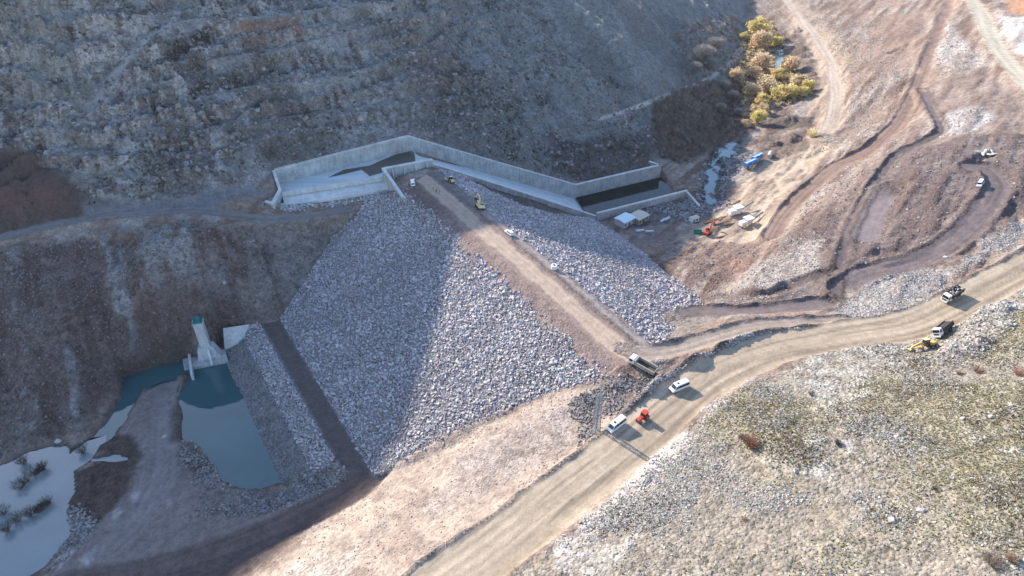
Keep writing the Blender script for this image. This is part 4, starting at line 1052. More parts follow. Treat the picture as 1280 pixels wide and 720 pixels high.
for k in range(4):
    t0, t1 = k / 4, (k + 0.97) / 4
    q = [lerp(ap[0], ap[3], t0), lerp(ap[1], ap[2], t0), lerp(ap[1], ap[2], t1), lerp(ap[0], ap[3], t1)][::-1]
    m = MB(); m.hexa([(p[0] - ap[0][0], p[1] - ap[0][1], p[2] - ap[0][2] - 0.6) for p in q] + [(p[0] - ap[0][0], p[1] - ap[0][1], p[2] - ap[0][2] + 1.3 + 0.05 * (k % 2)) for p in q]); m.build('slab', M_CONCW, apo)

# ------------------------------------------------------------------ vehicles (x forward, metres, wheels on z = 0)
def wheel(parent, x, y, r, w, dual=False):
    s = 1 if y > 0 else -1; m = MB(); m.tube((x, y - s * (w * (2 if dual else 1)), r), (x, y, r), r, r, 18)
    t = m.build('wheel', M_RUBBER, parent, 0.03)
    m = MB(); m.tube((x, y + s * 0.003, r), (x, y + s * 0.05, r), r * 0.55, r * 0.5, 12); m.build('rim', M_STEEL, t)
    return t
def minibus(label):
    o = thing('minibus', label, 'minibus', group='white minibuses on the main road')
    prof = [(-2.95, 0.45), (2.85, 0.40), (3.0, 0.62), (2.98, 1.05), (2.45, 1.30), (1.62, 2.30), (1.35, 2.52), (-2.75, 2.58), (-2.95, 2.35)]
    MB().side(prof, -1.0, 1.0, 0.13, 1.25).build('body', M_WHITE, o, 0.05)
    sl = lambda z: 1.0 - 0.13 * max(0, z - 1.25)
    a = 0.012
    m = MB(); m.add([(2.37 + .02, -0.86, 1.42), (2.37 + .02, 0.86, 1.42), (1.72 + .02, 0.78, 2.22), (1.72 + .02, -0.78, 2.22), (2.33, -0.86, 1.40), (2.33, 0.86, 1.40), (1.68, 0.78, 2.20), (1.68, -0.78, 2.20)],
                   [(0, 1, 2, 3), (7, 6, 5, 4), (0, 4, 5, 1), (1, 5, 6, 2), (2, 6, 7, 3), (3, 7, 4, 0)]); m.build('windscreen', M_GLASS, o)
    for s in (-1, 1):
        for x0, x1, xt in ((1.0, 2.02, 1.42), (-0.25, 0.92, 0.92), (-1.5, -0.33, -0.33), (-2.75, -1.58, -1.58)):
            y0 = s * (sl(1.45) + a); y1 = s * (sl(2.18) + a); k = s * 0.03
            MB().hexa([(x0, y0 - k, 1.42), (x1, y0 - k, 1.42), (x1, y0, 1.42), (x0, y0, 1.42), (x0, y1 - k, 2.2), (xt, y1 - k, 2.2), (xt, y1, 2.2), (x0, y1, 2.2)]).build('side_window', M_GLASS, o)
        wheel(o, 1.85, s * 0.97, 0.36, 0.24); wheel(o, -1.75, s * 0.97, 0.36, 0.24)
        MB().box(2.90, 3.02, s * 0.62 - 0.16, s * 0.62 + 0.16, 0.78, 1.0).build('headlight', M_LAMP, o)
        MB().box(-2.98, -2.93, s * 0.85 - 0.08, s * 0.85 + 0.08, 0.9, 1.5).build('tail_light', M_RLAMP, o)
        MB().box(1.85, 1.95, s * 1.02, s * 1.2, 1.45, 1.75).build('mirror', M_CHAS, o)
    MB().box(-2.975, -2.94, -0.78, 0.78, 1.5, 2.2).build('rear_window', M_GLASS, o)
    MB().box(2.93, 3.06, -0.9, 0.9, 0.38, 0.6).build('bumper', M_CHAS, o)
    MB().box(2.975, 3.0, -0.4, 0.4, 0.66, 0.92).build('grille', M_CHAS, o)
    MB().box(0.35, 0.95, -0.3, 0.3, 2.5, 2.66).build('roof_vent', M_CHAS, o, 0.03)
    return o
def dump_truck(label, load=None, body=None):
    o = thing('dump_truck', label, 'dump truck', group='dump trucks on the site roads')
    MB().box(-4.0, 4.0, -0.45, 0.45, 0.75, 1.1).build('chassis', M_CHAS, o)
    prof = [(2.35, 1.0), (4.2, 0.9), (4.25, 1.9), (4.0, 3.0), (2.5, 3.05), (2.35, 2.9)]
    cab = MB().side(prof, -1.2, 1.2, 0.1, 1.9).build('cab', M_WHITE, o, 0.06)
    MB().hexa([(4.20, -1.05, 1.98), (4.26, -1.05, 1.98), (4.26, 1.05, 1.98), (4.20, 1.05, 1.98), (4.0, -0.98, 2.86), (4.06, -0.98, 2.86), (4.06, 0.98, 2.86), (4.0, 0.98, 2.86)]).build('windscreen', M_GLASS, cab)
    for s in (-1, 1):
        y = s * 1.2
        MB().hexa([(2.9, y - .03, 1.95), (3.95, y - .03, 1.95), (3.95, y + .03, 1.95), (2.9, y + .03, 1.95), (2.9, y - s * .1 - .03, 2.75), (3.8, y - s * .1 - .03, 2.75), (3.8, y - s * .1 + .03, 2.75), (2.9, y - s * .1 + .03, 2.75)]).build('side_window', M_GLASS, cab)
        MB().box(4.2, 4.3, s * 0.9 - 0.17, s * 0.9 + 0.17, 0.98, 1.22).build('headlight', M_LAMP, cab)
        MB().box(3.9, 4.0, s * 1.25, s * 1.5, 1.95, 2.6).build('mirror', M_CHAS, cab)
        wheel(o, 3.1, s * 1.22, 0.52, 0.32); wheel(o, -1.6, s * 1.22, 0.52, 0.32, True); wheel(o, -2.95, s * 1.22, 0.52, 0.32, True)
        MB().box(-0.6, 0.9, s * 0.75 - 0.3, s * 0.75 + 0.3, 0.6, 1.1).build('fuel_tank', M_STEEL, o, 0.04)
    MB().box(4.2, 4.36, -1.15, 1.15, 0.55, 0.92).build('bumper', M_WHITE, cab, 0.03)
    MB().box(4.225, 4.30, -0.75, 0.75, 1.2, 1.7).build('grille', M_CHAS, cab)
    b = put('tipper_body', None, o); bm_ = body or M_BED
    MB().box(-4.3, 1.95, -1.22, 1.22, 1.15, 1.35).build('floor', M_BEDIN, b)
    for s in (-1, 1):
        w = MB().box(-4.3, 1.95, s * 1.24 - 0.06, s * 1.24 + 0.06, 1.15, 2.55).build('side_wall', bm_, b)
        for k in range(6): MB().box(-4.1 + k * 1.15, -3.95 + k * 1.15, s * 1.34 - 0.04, s * 1.34 + 0.04, 1.2, 2.5).build('rib', bm_, w)
        MB().box(-4.3, 1.95, s * 1.25 - 0.12, s * 1.25 + 0.12, 2.553, 2.68).build('top_rail', bm_, w)
    MB().box(1.95, 2.07, -1.3, 1.3, 1.15, 2.95).build('headboard', bm_, b)
    MB().box(2.07, 2.75, -1.2, 1.2, 2.85, 2.93).build('cab_guard', bm_, b) if body is None and load is None else None
    MB().box(-4.42, -4.3, -1.28, 1.28, 1.2, 2.3).build('tailgate', bm_, b)
    if load == 'dark':
        m = MB(); gx = np.linspace(-4.25, 1.9, 12); gy = np.linspace(-1.17, 1.17, 6); vs = []; 
        for i, x in enumerate(gx):
            for j, y in enumerate(gy): vs.append((x, y, 2.15 + 0.45 * (1 - (y / 1.2) ** 2) * (1 - ((x + 1.2) / 3.3) ** 4) + 0.1 * random.random()))
        m.add(vs, [(i * 6 + j, (i + 1) * 6 + j, (i + 1) * 6 + j + 1, i * 6 + j + 1) for i in range(11) for j in range(5)]); m.build('gravel_load', M_LOAD, b)
    if load == 'rocks':
        n = 34; ps = np.stack([rng.uniform(-3.9, 1.5, n), rng.uniform(-0.85, 0.85, n), rng.uniform(1.7, 2.5, n)], 1)
        put('rock_load', rocks_mesh('rock_load', ps, rng.uniform(0.3, 0.62, n), greys(n, (0.30, 0.285, 0.28), 0.45)), b)
        MB().box(-4.2, 1.9, -1.15, 1.15, 1.4, 1.9).build('rubble_load', M_LOAD, b)
    return o
def pickup(name, label, cat, kind, col=None):
    o = thing(name, label, cat, group='white cars on the site'); col = col or M_WHITE
    if kind == 'pickup': prof = [(-2.6, 0.5), (2.55, 0.45), (2.65, 0.7), (2.55, 1.05), (1.35, 1.15), (0.65, 1.78), (-0.75, 1.80), (-0.95, 1.15), (-2.6, 1.12)]
    elif kind == 'van': prof = [(-2.4, 0.5), (2.35, 0.45), (2.5, 0.7), (2.4, 1.1), (1.75, 1.3), (1.1, 2.1), (-2.2, 2.15), (-2.4, 1.9)]
    else: prof = [(-2.2, 0.5), (2.2, 0.45), (2.3, 0.7), (2.2, 0.98), (1.1, 1.08), (0.4, 1.62), (-1.75, 1.66), (-2.15, 1.1)]
    MB().side(prof, -0.92, 0.92, 0.22, 1.05).build('body', col, o, 0.05)
    top = max(z for _, z in prof); xf = {'pickup': (1.38, 0.68), 'van': (1.78, 1.14), 'suv': (1.14, 0.44)}[kind]; zf = {'pickup': (1.18, 1.74), 'van': (1.34, 2.04), 'suv': (1.12, 1.58)}[kind]
    MB().hexa([(xf[0] - .04, -.78, zf[0]), (xf[0] + .03, -.78, zf[0]), (xf[0] + .03, .78, zf[0]), (xf[0] - .04, .78, zf[0]), (xf[1] - .04, -.68, zf[1]), (xf[1] + .03, -.68, zf[1]), (xf[1] + .03, .68, zf[1]), (xf[1] - .04, .68, zf[1])]).build('windscreen', M_GLASS, o)
    xb = {'pickup': -0.78, 'van': -2.25, 'suv': -1.75}[kind]
    for s in (-1, 1):
        k = lambda z: s * (0.935 - 0.22 * (z - 1.05)); y0, y1 = k(zf[0]), k(zf[1] - .04)
        MB().hexa([(xb + .1, y0 - .02, zf[0]), (xf[0] - .25, y0 - .02, zf[0]), (xf[0] - .25, y0 + .02, zf[0]), (xb + .1, y0 + .02, zf[0]), (xb + .15, y1 - .02, zf[1] - .04), (xf[1] - .1, y1 - .02, zf[1] - .04), (xf[1] - .1, y1 + .02, zf[1] - .04), (xb + .15, y1 + .02, zf[1] - .04)]).build('side_window', M_GLASS, o)
        wheel(o, 1.5, s * 0.93, 0.37, 0.24); wheel(o, -1.45, s * 0.93, 0.37, 0.24)
        MB().box(prof[2][0] - .12, prof[2][0] - .02, s * .62 - .15, s * .62 + .15, .72, .92).build('headlight', M_LAMP, o)
    if kind == 'pickup': MB().box(-2.45, -1.1, -0.72, 0.72, 1.1, 1.145).build('cargo_bed_liner', M_CHAS, o)
    else:
        zt_ = top - 0.3; MB().box(xb - (.17 if kind == 'van' else .38), xb - .1, -.66, .66, 1.2, zt_).build('rear_window', M_GLASS, o)
    MB().box(prof[2][0] - .15, prof[2][0] + .06, -.85, .85, .42, .66).build('bumper', M_CHAS, o)
    return o
def excavator(label, paint, arm):
    """arm: (boom foot, boom tip, stick tip) in x-z"""
    o = thing('excavator', label, 'excavator')
    for s in (-1, 1):
        prof = [(-2.1, 0.45), (-1.7, 0.02), (1.7, 0.02), (2.1, 0.45), (1.75, 0.85), (-1.75, 0.85)]
        t = MB().side(prof, s * 1.25 - .3, s * 1.25 + .3).build('track', M_RUBBER, o, 0.04)
        MB().box(-1.5, 1.5, s * 1.58 - .02, s * 1.58 + .03, .3, .6).build('track_frame', M_CHAS, t)
    MB().tube((0, 0, 0.6), (0, 0, 1.05), 0.8, 0.8, 18).build('slew_ring', M_CHAS, o)
    h = MB().side([(-2.4, 1.05), (1.2, 1.05), (1.2, 1.75), (-0.2, 1.95), (-1.9, 2.1), (-2.45, 1.8)], -1.35, 1.35).build('house', paint, o, 0.06)
    MB().side([(-2.75, 1.1), (-2.0, 1.1), (-2.0, 2.05), (-2.6, 1.95), (-2.8, 1.6)], -1.38, 1.38).build('counterweight', paint, h, 0.08)
    c = MB().side([(-0.2, 1.3), (1.65, 1.3), (1.7, 2.0), (1.3, 2.95), (-0.15, 3.0)], 0.35, 1.3).build('cab', paint, o, 0.05)
    MB().hexa([(1.68, .42, 2.02), (1.74, .42, 2.02), (1.74, 1.23, 2.02), (1.68, 1.23, 2.02), (1.31, .42, 2.86), (1.37, .42, 2.86), (1.37, 1.23, 2.86), (1.31, 1.23, 2.86)]).build('windscreen', M_GLASS, c)
    for y in (0.33, 1.32): MB().hexa([(0.0, y - .02, 1.95), (1.55, y - .02, 1.95), (1.55, y + .02, 1.95), (0.0, y + .02, 1.95), (0.0, y - .02, 2.85), (1.2, y - .02, 2.85), (1.2, y + .02, 2.85), (0, y + .02, 2.85)]).build('side_window', M_GLASS, c)
    MB().box(-1.7, -0.4, -1.0, 0.1, 1.95, 2.18).build('engine_hatch', M_CHAS, h)
    MB().tube((-1.2, 0.6, 2.0), (-1.2, 0.6, 2.6), 0.08, 0.08, 8).build('exhaust', M_CHAS, h)
    (x0, z0), (x1, z1), (x2, z2), (x3, z3) = arm
    b = MB(); b.bar((x0, -.2, z0), (x1, -.2, z1), .5, .75); b.bar((x1, -.2, z1), (x2, -.2, z2), .48, .6); bo = b.build('boom', paint, o)
    MB().tube((x0 + .5, -.2, z0 - .4), ((x1 + x0) / 2 + .4, -.2, (z1 + z0) / 2 - .2), .1, .1, 8).build('hydraulic_ram', M_STEEL, bo)
    st = MB().bar((x2, -.2, z2), (x3, -.2, z3), .38, .5).build('stick', paint, o)
    MB().tube(((x1 + x2) / 2, -.2, (z1 + z2) / 2 + .4), (x2 + .3, -.2, z2 + .25), .09, .09, 8).build('hydraulic_ram', M_STEEL, st)
    MB().side([(x3 - .1, z3 + .2), (x3 + .35, z3 + .1), (x3 + .3, z3 - .6), (x3 - .35, z3 - 1.0), (x3 - .85, z3 - .75), (x3 - .8, z3 - .3)], -.8, .4).build('bucket', M_CHAS, o, 0.03)
    return o
def tractor(label):
    o = thing('tractor', label, 'tractor')
    MB().box(-1.2, 1.9, -0.35, 0.35, 0.6, 1.0).build('chassis', M_CHAS, o)
    MB().side([(0.35, 0.95), (2.25, 0.9), (2.3, 1.4), (1.9, 1.62), (0.35, 1.72)], -0.48, 0.48).build('bonnet', M_RED, o, 0.06)
    MB().box(2.28, 2.34, -0.4, 0.4, 0.95, 1.4).build('grille', M_CHAS, o)
    c = MB().side([(-1.15, 1.0), (0.35, 1.0), (0.45, 1.7), (0.15, 2.6), (-1.05, 2.6), (-1.2, 1.7)], -0.72, 0.72).build('cab', M_GLASS, o, 0.03)
    MB().box(-1.25, 0.35, -0.85, 0.85, 2.6, 2.78).build('cab_roof', M_RED, c, 0.05)
    for x, y in ((0.18, .7), (0.18, -.7), (-1.1, .7), (-1.1, -.7)): MB().bar((x + (.2 if x > 0 else -.05), y * 1.03, 1.0), (x, y * 1.03, 2.6), .1, .1).build('cab_post', M_RED, c)
    for s in (-1, 1):
        wheel(o, -0.75, s * 1.05, 0.82, 0.42); wheel(o, 1.65, s * 0.88, 0.5, 0.3)
        MB().side([(-1.55, 1.15), (-1.45, 1.5), (-1.05, 1.75), (-0.4, 1.75), (0.0, 1.45), (0.0, 1.35), (-0.4, 1.65), (-1.0, 1.65), (-1.35, 1.45)], s * .85 - .28, s * .85 + .28).build('mudguard', M_RED, o)
    MB().tube((1.1, .3, 1.6), (1.1, .3, 2.4), .05, .05, 8).build('exhaust', M_CHAS, o)
    return o
def grader(label):
    o = thing('motor_grader', label, 'grader')
    MB().side([(-4.2, 0.9), (-1.6, 0.9), (-1.6, 1.75), (-3.6, 1.85), (-4.2, 1.6)], -0.7, 0.7).build('engine_cover', M_YELLOW, o, 0.06)
    c = MB().side([(-1.6, 1.0), (-0.2, 1.0), (-0.1, 1.8), (-0.3, 2.95), (-1.6, 2.95)], -0.75, 0.75).build('cab', M_GLASS, o, 0.03)
    MB().box(-1.75, -0.1, -0.85, 0.85, 2.95, 3.12).build('cab_roof', M_CREAM, c, 0.04)
    m = MB(); m.bar((-0.4, 0, 1.5), (1.2, 0, 2.15), .45, .5); m.bar((1.2, 0, 2.15), (3.4, 0, 1.6), .42, .45); m.bar((3.4, 0, 1.6), (4.1, 0, 1.1), .42, .45); m.build('arched_frame', M_YELLOW, o)
    MB().bar((-.3, 0, .95), (3.9, 0, .95), .3, .22).build('drawbar', M_YELLOW, o)
    MB().side([(0.6, .1), (0.75, .12), (0.9, .45), (0.8, .85), (0.65, .85), (0.72, .45)], -1.85, 1.85).build('blade', M_STEEL, o)
    MB().tube((.8, 0, .85), (.8, 0, .98), .75, .75, 18).build('turntable', M_YELLOW, o)
    MB().bar((4.1, -1.0, .62), (4.1, 1.0, .62), .25, .25).build('front_axle', M_CHAS, o)
    MB().box(4.2, 4.75, -.7, .7, .7, 1.15).build('front_weight', M_CREAM, o, .05)
    for s in (-1, 1):
        wheel(o, 4.1, s * 1.2, .62, .36); wheel(o, -2.0, s * 1.2, .62, .36); wheel(o, -3.5, s * 1.2, .62, .36)
        MB().tube((1.1, s * .35, 2.0), (.85, s * .9, .9), .07, .07, 8).build('lift_ram', M_STEEL, o)
    return o
def roller(label):
    o = thing('compaction_roller', label, 'roller')
    MB().tube((1.6, -1.05, .75), (1.6, 1.05, .75), .75, .75, 24).build('drum', M_STEEL, o, .03)
    m = MB()
    for s in (-1, 1): m.box(.4, 2.5, s * 1.2 - .1, s * 1.2 + .1, .55, .95)
    m.box(2.45, 2.65, -1.3, 1.3, .55, .95); m.box(.2, .45, -1.3, 1.3, .55, .95); m.build('drum_frame', M_CREAM, o)
    MB().side([(-2.4, .7), (-.7, .7), (-.7, 1.5), (-2.2, 1.7), (-2.5, 1.4)], -.8, .8).build('engine_cover', M_CREAM, o, .06)
    c = MB().side([(-.75, .8), (.15, .8), (.2, 1.7), (.05, 2.5), (-.75, 2.5)], -.75, .75).build('cab', M_GLASS, o, .03)
    MB().box(-.9, .25, -.85, .85, 2.5, 2.65).build('cab_roof', M_CREAM, c, .05)
    for s in (-1, 1): wheel(o, -1.4, s * 1.15, .75, .5)
    return o

v = minibus('white minibus parked nose to the lattice mast, beside the red tractor'); stand(v, 770.5, 533.5, (760, 540), (781, 526), lift=.02)
v = minibus('white minibus driving behind the red tractor, nearest the tipper truck'); stand(v, 848.5, 486, (838, 490.5), (858.5, 482), lift=.02)
v = dump_truck('empty white dump truck with beige tipper body turning onto the dam crest'); stand(v, 803, 460.5, (790, 453), (817, 469), lift=.02, span=3.5)
v = dump_truck('white dump truck loaded with pale rocks, farthest along the main road', 'rocks', M_CHAS); stand(v, 1188.5, 372, (1178, 378), (1199, 365), lift=.02, span=3.5)
v = dump_truck('white dump truck with dark gravel load beside the yellow grader', 'dark', M_CHAS); stand(v, 1180.5, 417, (1170.5, 424), (1191, 409), lift=.02, span=3.5)
v = tractor('small red tractor between the two white minibuses'); stand(v, 803.5, 524.5, (797.5, 529), (809.5, 519.5), lift=.02)
v = grader('long yellow motor grader parked under the pale rock outcrop'); stand(v, 1154.5, 437, (1141, 437), (1169, 431), lift=.02, span=3.5)
v = excavator('yellow excavator on the dam crest reaching over the rockfill edge', M_CREAM, ((.9, 1.7), (2.6, 4.0), (5.2, 4.1), (6.6, 1.6))); stand(v, 599.5, 260, (590, 246), (605, 268), lift=.02, span=3)
v = roller('pale yellow compaction roller on the far end of the crest'); stand(v, 562, 227, (556, 222), (568, 231), lift=.02)
v = pickup('pickup_truck', 'white pickup parked below the ribbed concrete pier wall', 'pickup', 'pickup'); stand(v, 516.5, 230, (516, 222), (517, 234), lift=.02)
v = pickup('parked_car', 'white car on the crest shoulder, nearest the excavator', 'car', 'suv'); stand(v, 636.5, 293, (629, 287), (645, 299), lift=.02)
p_ = seen(692.5, 336.5, SURF); o = thing('water_tank', 'small white round water tank on the crest shoulder', 'tank', (p_[0], p_[1], p_[2] - .1), .4)
MB().tube((0, 0, .3), (0, 0, 1.9), 1.15, 1.1, 20).build('tank_shell', M_WHITE, o, .06); MB().tube((0, 0, 1.88), (0, 0, 2.1), .45, .4, 14).build('lid', M_CHAS, o); MB().box(-1.2, 1.2, -1.2, 1.2, 0, .3).build('skid', M_WOOD, o)
v = pickup('site_van', 'white van standing alone on the purple haul road', 'van', 'van'); stand(v, 1226, 231, (1222, 236), (1230, 224), lift=.02)
v = excavator('red excavator in the lit yard with its arm raised', M_RED, ((.9, 1.7), (2.8, 4.4), (4.8, 4.9), (6.2, 3.0))); stand(v, 884.5, 292, (891, 286), (878, 297), lift=.02, span=3)

# ------------------------------------------------------------------ houses and yard
def shed(name, label, u, v, L, W, H, rot, wallmat, roofmat, pitch=0.5, extra=False):
    p = seen(u, v, SURF); o = thing(name, label, 'building', (p[0], p[1], p[2] - .3), rot)
    MB().box(-L / 2, L / 2, -W / 2, W / 2, 0, H).build('wall', wallmat, o)
    for s in (-1, 1):
        MB().hexa([(-L / 2 - .4, s * (W / 2 + .45), H - .05), (L / 2 + .4, s * (W / 2 + .45), H - .05), (L / 2 + .4, 0, H + pitch), (-L / 2 - .4, 0, H + pitch),
                   (-L / 2 - .4, s * (W / 2 + .45), H + .1), (L / 2 + .4, s * (W / 2 + .45), H + .1), (L / 2 + .4, 0, H + pitch + .15), (-L / 2 - .4, 0, H + pitch + .15)]).build('roof_sheet', roofmat, o)
    for s in (-1, 1):
        m = MB(); m.add([(s * L / 2, -W / 2, H), (s * L / 2, W / 2, H), (s * L / 2, 0, H + pitch), (s * (L / 2 - .2), -W / 2, H), (s * (L / 2 - .2), W / 2, H), (s * (L / 2 - .2), 0, H + pitch)], [(0, 1, 2), (5, 4, 3), (0, 3, 4, 1), (1, 4, 5, 2), (2, 5, 3, 0)]); m.build('gable', wallmat, o)
    d = MB().box(-.5, .5, -W / 2 - .05, -W / 2 + .02, .0, 2.1).build('door', M_CHAS, o); MB().box(.3, .4, -W / 2 - .1, -W / 2 - .051, 1.0, 1.15).build('handle', M_STEEL, d)
    for x in (-L / 2 + 1.2, L / 2 - 1.2):
        w = MB().box(x - .5, x + .5, -W / 2 - .04, -W / 2 + .02, 1.2, 2.1).build('window', M_GLASS, o); MB().box(x - .6, x + .6, -W / 2 - .1, -W / 2 - .041, 1.08, 1.2).build('sill', M_CONCW, w)
    w = MB().box(L / 2 - .02, L / 2 + .04, -.5, .5, 1.2, 2.1).build('window', M_GLASS, o); MB().box(L / 2 + .041, L / 2 + .1, -.6, .6, 1.08, 1.2).build('sill', M_CONCW, w)
    return o
M_RENDER = plain('pale_render', (0.50, 0.50, 0.49), 0.85, 0, 0.12, 1.2, 0.2, 0.2)
M_ROOFB = plain('pale_blue_roof_sheet', (0.55, 0.66, 0.70), 0.5, 0.1, 0.08, 1.5)
M_ROOFT = plain('beige_roof_sheet', (0.50, 0.45, 0.36), 0.7, 0.0, 0.15, 1.5)
M_TANWALL = plain('tan_block_wall', (0.34, 0.29, 0.23), 0.9, 0, 0.2, 1.5, 0.2)
shed('site_house', 'small house with a pale blue roof at the foot of the dam', 780.5, 279, 8.2, 6.4, 3.4, R(42), M_RENDER, M_ROOFB)
shed('site_house', 'small house with a flat beige roof behind the blue roofed one', 798, 275, 8.0, 6.6, 3.2, R(42), M_TANWALL, M_ROOFT, 0.35)
def plant(label, u, v, rot, flip=1):
    p = seen(u, v, SURF); o = thing('crushing_plant', label, 'machine', (p[0], p[1], p[2]), rot, 'white crushing machines in the yard')
    m = MB(); m.hexa([(-1.4, -1.2, 2.4), (1.4, -1.2, 2.4), (1.4, 1.2, 2.4), (-1.4, 1.2, 2.4), (-2.4, -1.9, 4.2), (2.4, -1.9, 4.2), (2.4, 1.9, 4.2), (-2.4, 1.9, 4.2)]); m.build('hopper', M_WHITE, o)
    MB().box(-2.2, 2.2, -1.1, 1.1, 1.0, 2.4).build('crusher_housing', M_WHITE, o, .05)
    b = MB().bar((1.6, 0, 1.4), (9.5, 0, 4.4), 1.3, .4).build('conveyor', M_WHITE, o)
    MB().bar((1.6, 0, 1.66), (9.5, 0, 4.66), 1.0, .05).build('belt', M_CHAS, b)
    MB().box(-5.2, -2.2, -1.3, 1.3, 1.0, 3.1).build('engine_box', M_WHITE, o, .05)
    for x, y in ((-1.9, -1), (-1.9, 1), (1.9, -1), (1.9, 1), (-4.9, -1.1), (-4.9, 1.1)): MB().box(x - .12, x + .12, y - .12, y + .12, -.5, 1.0).build('leg', M_STEEL, o)
    for y in (-.6, .6): MB().bar((7.2, y, -.4), (7.2, y, 3.5), .16, .16).build('leg', M_STEEL, o)
    return o
plant('white crushing machine with conveyor, the one nearer the river', 921, 267, R(25)); plant('white crushing machine with conveyor, beside the quarry road', 934, 281, R(30))
def trailer(label, u, v, rot, L=11.0):
    p = seen(u, v, SURF); o = thing('box_trailer', label, 'trailer', (p[0], p[1], p[2]), rot, 'blue trailers by the river')
    MB().box(-L / 2, L / 2, -1.2, 1.2, 1.1, 3.5).build('box_body', M_BLUE, o, .05)
    MB().box(-L / 2, L / 2, -.45, .45, .7, 1.097).build('chassis', M_CHAS, o)
    for k in range(9): MB().box(-L / 2 + .6 + k * (L - 1.2) / 8 - .05, -L / 2 + .6 + k * (L - 1.2) / 8 + .05, -1.26, 1.26, 1.2, 3.56).build('rib', M_BLUE if k % 4 else M_WHITE, o)
    MB().box(-L / 2 + .3, L / 2 - .3, -.5, .1, 3.5, 3.58).build('roof_stripe', M_WHITE, o)
    for s in (-1, 1):
        for x in (-L / 2 + 1.4, -L / 2 + 2.6): wheel(o, x, s * 1.15, .5, .3)
        MB().box(L / 2 - 2.1, L / 2 - 1.9, s * .6 - .1, s * .6 + .1, -.1, .7).build('landing_leg', M_STEEL, o)
    return o
trailer('blue box trailer with white stripe, the one nearer the river', 937.5, 207.5, R(38)); trailer('blue box trailer with white stripe, beside the earth heap', 945.5, 200.5, R(40), 9.0)
p = seen(962, 196, SURF); o = thing('storage_tank', 'beige cylindrical tank lying beside the blue trailers', 'tank', p, R(65))
MB().tube((-3, 0, 1.5), (3, 0, 1.5), 1.3, 1.3, 20).build('tank_shell', M_ROOFT, o, .08)
for x in (-1.8, 1.8): MB().box(x - .2, x + .2, -1.1, 1.1, -.3, .9).build('saddle', M_CONCD, o)
MB().tube((0, 0, 2.75), (0, 0, 3.05), .35, .35, 12).build('hatch', M_STEEL, o)
for k, (u, v, L, r) in enumerate(((892, 277, 11, 22), (897, 274, 13, 24), (902, 279, 9, 26), (912, 281, 8, 24), (920, 254, 8, 42), (905, 296, 9, 15))):
    p = seen(u, v, SURF); o = thing('timber_beam', ('brown timber beam lying in the lit yard near the red excavator', 'longest brown timber beam in the lit yard', 'short brown timber beam next to the longest one',
        'timber beam close to the white crushing machine', 'lone timber beam at the top of the yard', 'timber beam at the lower edge of the yard')[k], 'beam', (p[0], p[1], p[2] + .2), R(r), 'timber beams in the yard')
    MB().box(-L / 2, L / 2, -.3, .3, -.25, .35).build('beam_body', M_WOOD, o, .04); MB().box(-L / 2, L / 2, .5, .85, -.3, .1).build('side_plank', M_WOOD, o)
for k, (u, v, lab) in enumerate(((867, 277, 'white cabin container at the shaded edge of the yard'), (872, 291.5, 'dark green skip beside the red excavator'))):
    p = seen(u, v, SURF); mt = (M_WHITE, M_GREEN)[k]; o = thing(('site_cabin', 'skip')[k], lab, ('cabin', 'skip')[k], (p[0], p[1], p[2] - .1), R((30, 5)[k]))
    if k == 0:
        MB().box(-2.4, 2.4, -1.2, 1.2, .2, 2.7).build('cabin_wall', mt, o, .03); MB().box(-2.5, 2.5, -1.3, 1.3, 2.7, 2.85).build('roof', M_ROOFT, o); MB().box(-1.4, -.5, -1.24, -1.18, .2, 2.2).build('door', M_CHAS, o); MB().box(.4, 1.6, -1.24, -1.18, 1.1, 2.0).build('window', M_GLASS, o)
    else:
        m = MB()
        for y in (-1, 1): m.side([(-2.4, 1.5), (-1.7, .1), (1.7, .1), (2.4, 1.5)], y - .06, y + .06)
        m.build('side_plate', mt, o); MB().box(-1.7, 1.7, -1, 1, .1, .2).build('floor', mt, o)
        for s in (-1, 1): MB().bar((s * 1.7, 0, .12), (s * 2.38, 0, 1.48), 1.9, .08).build('end_plate', mt, o)
for k, (u, v, r) in enumerate(((829, 276, 45), (834, 274, 45), (812, 290, 5), (800, 289, 10))):
    p = seen(u, v, SURF); o = thing('sheet_stack', ('pale sheet stack lying by the river stones', 'second pale sheet stack lying by the river stones', 'grey pipe stack in front of the beige house', 'low grey pallet stack in front of the blue roofed house')[k], 'stack', p, R(r), 'stacked building sheets')
    for j in range(3): MB().box(-2.2 + .1 * j, 2.2 - .1 * j, -.7, .7, .1 + j * .22, .28 + j * .22).build('sheet', (M_RENDER, M_ROOFB)[j % 2], o)

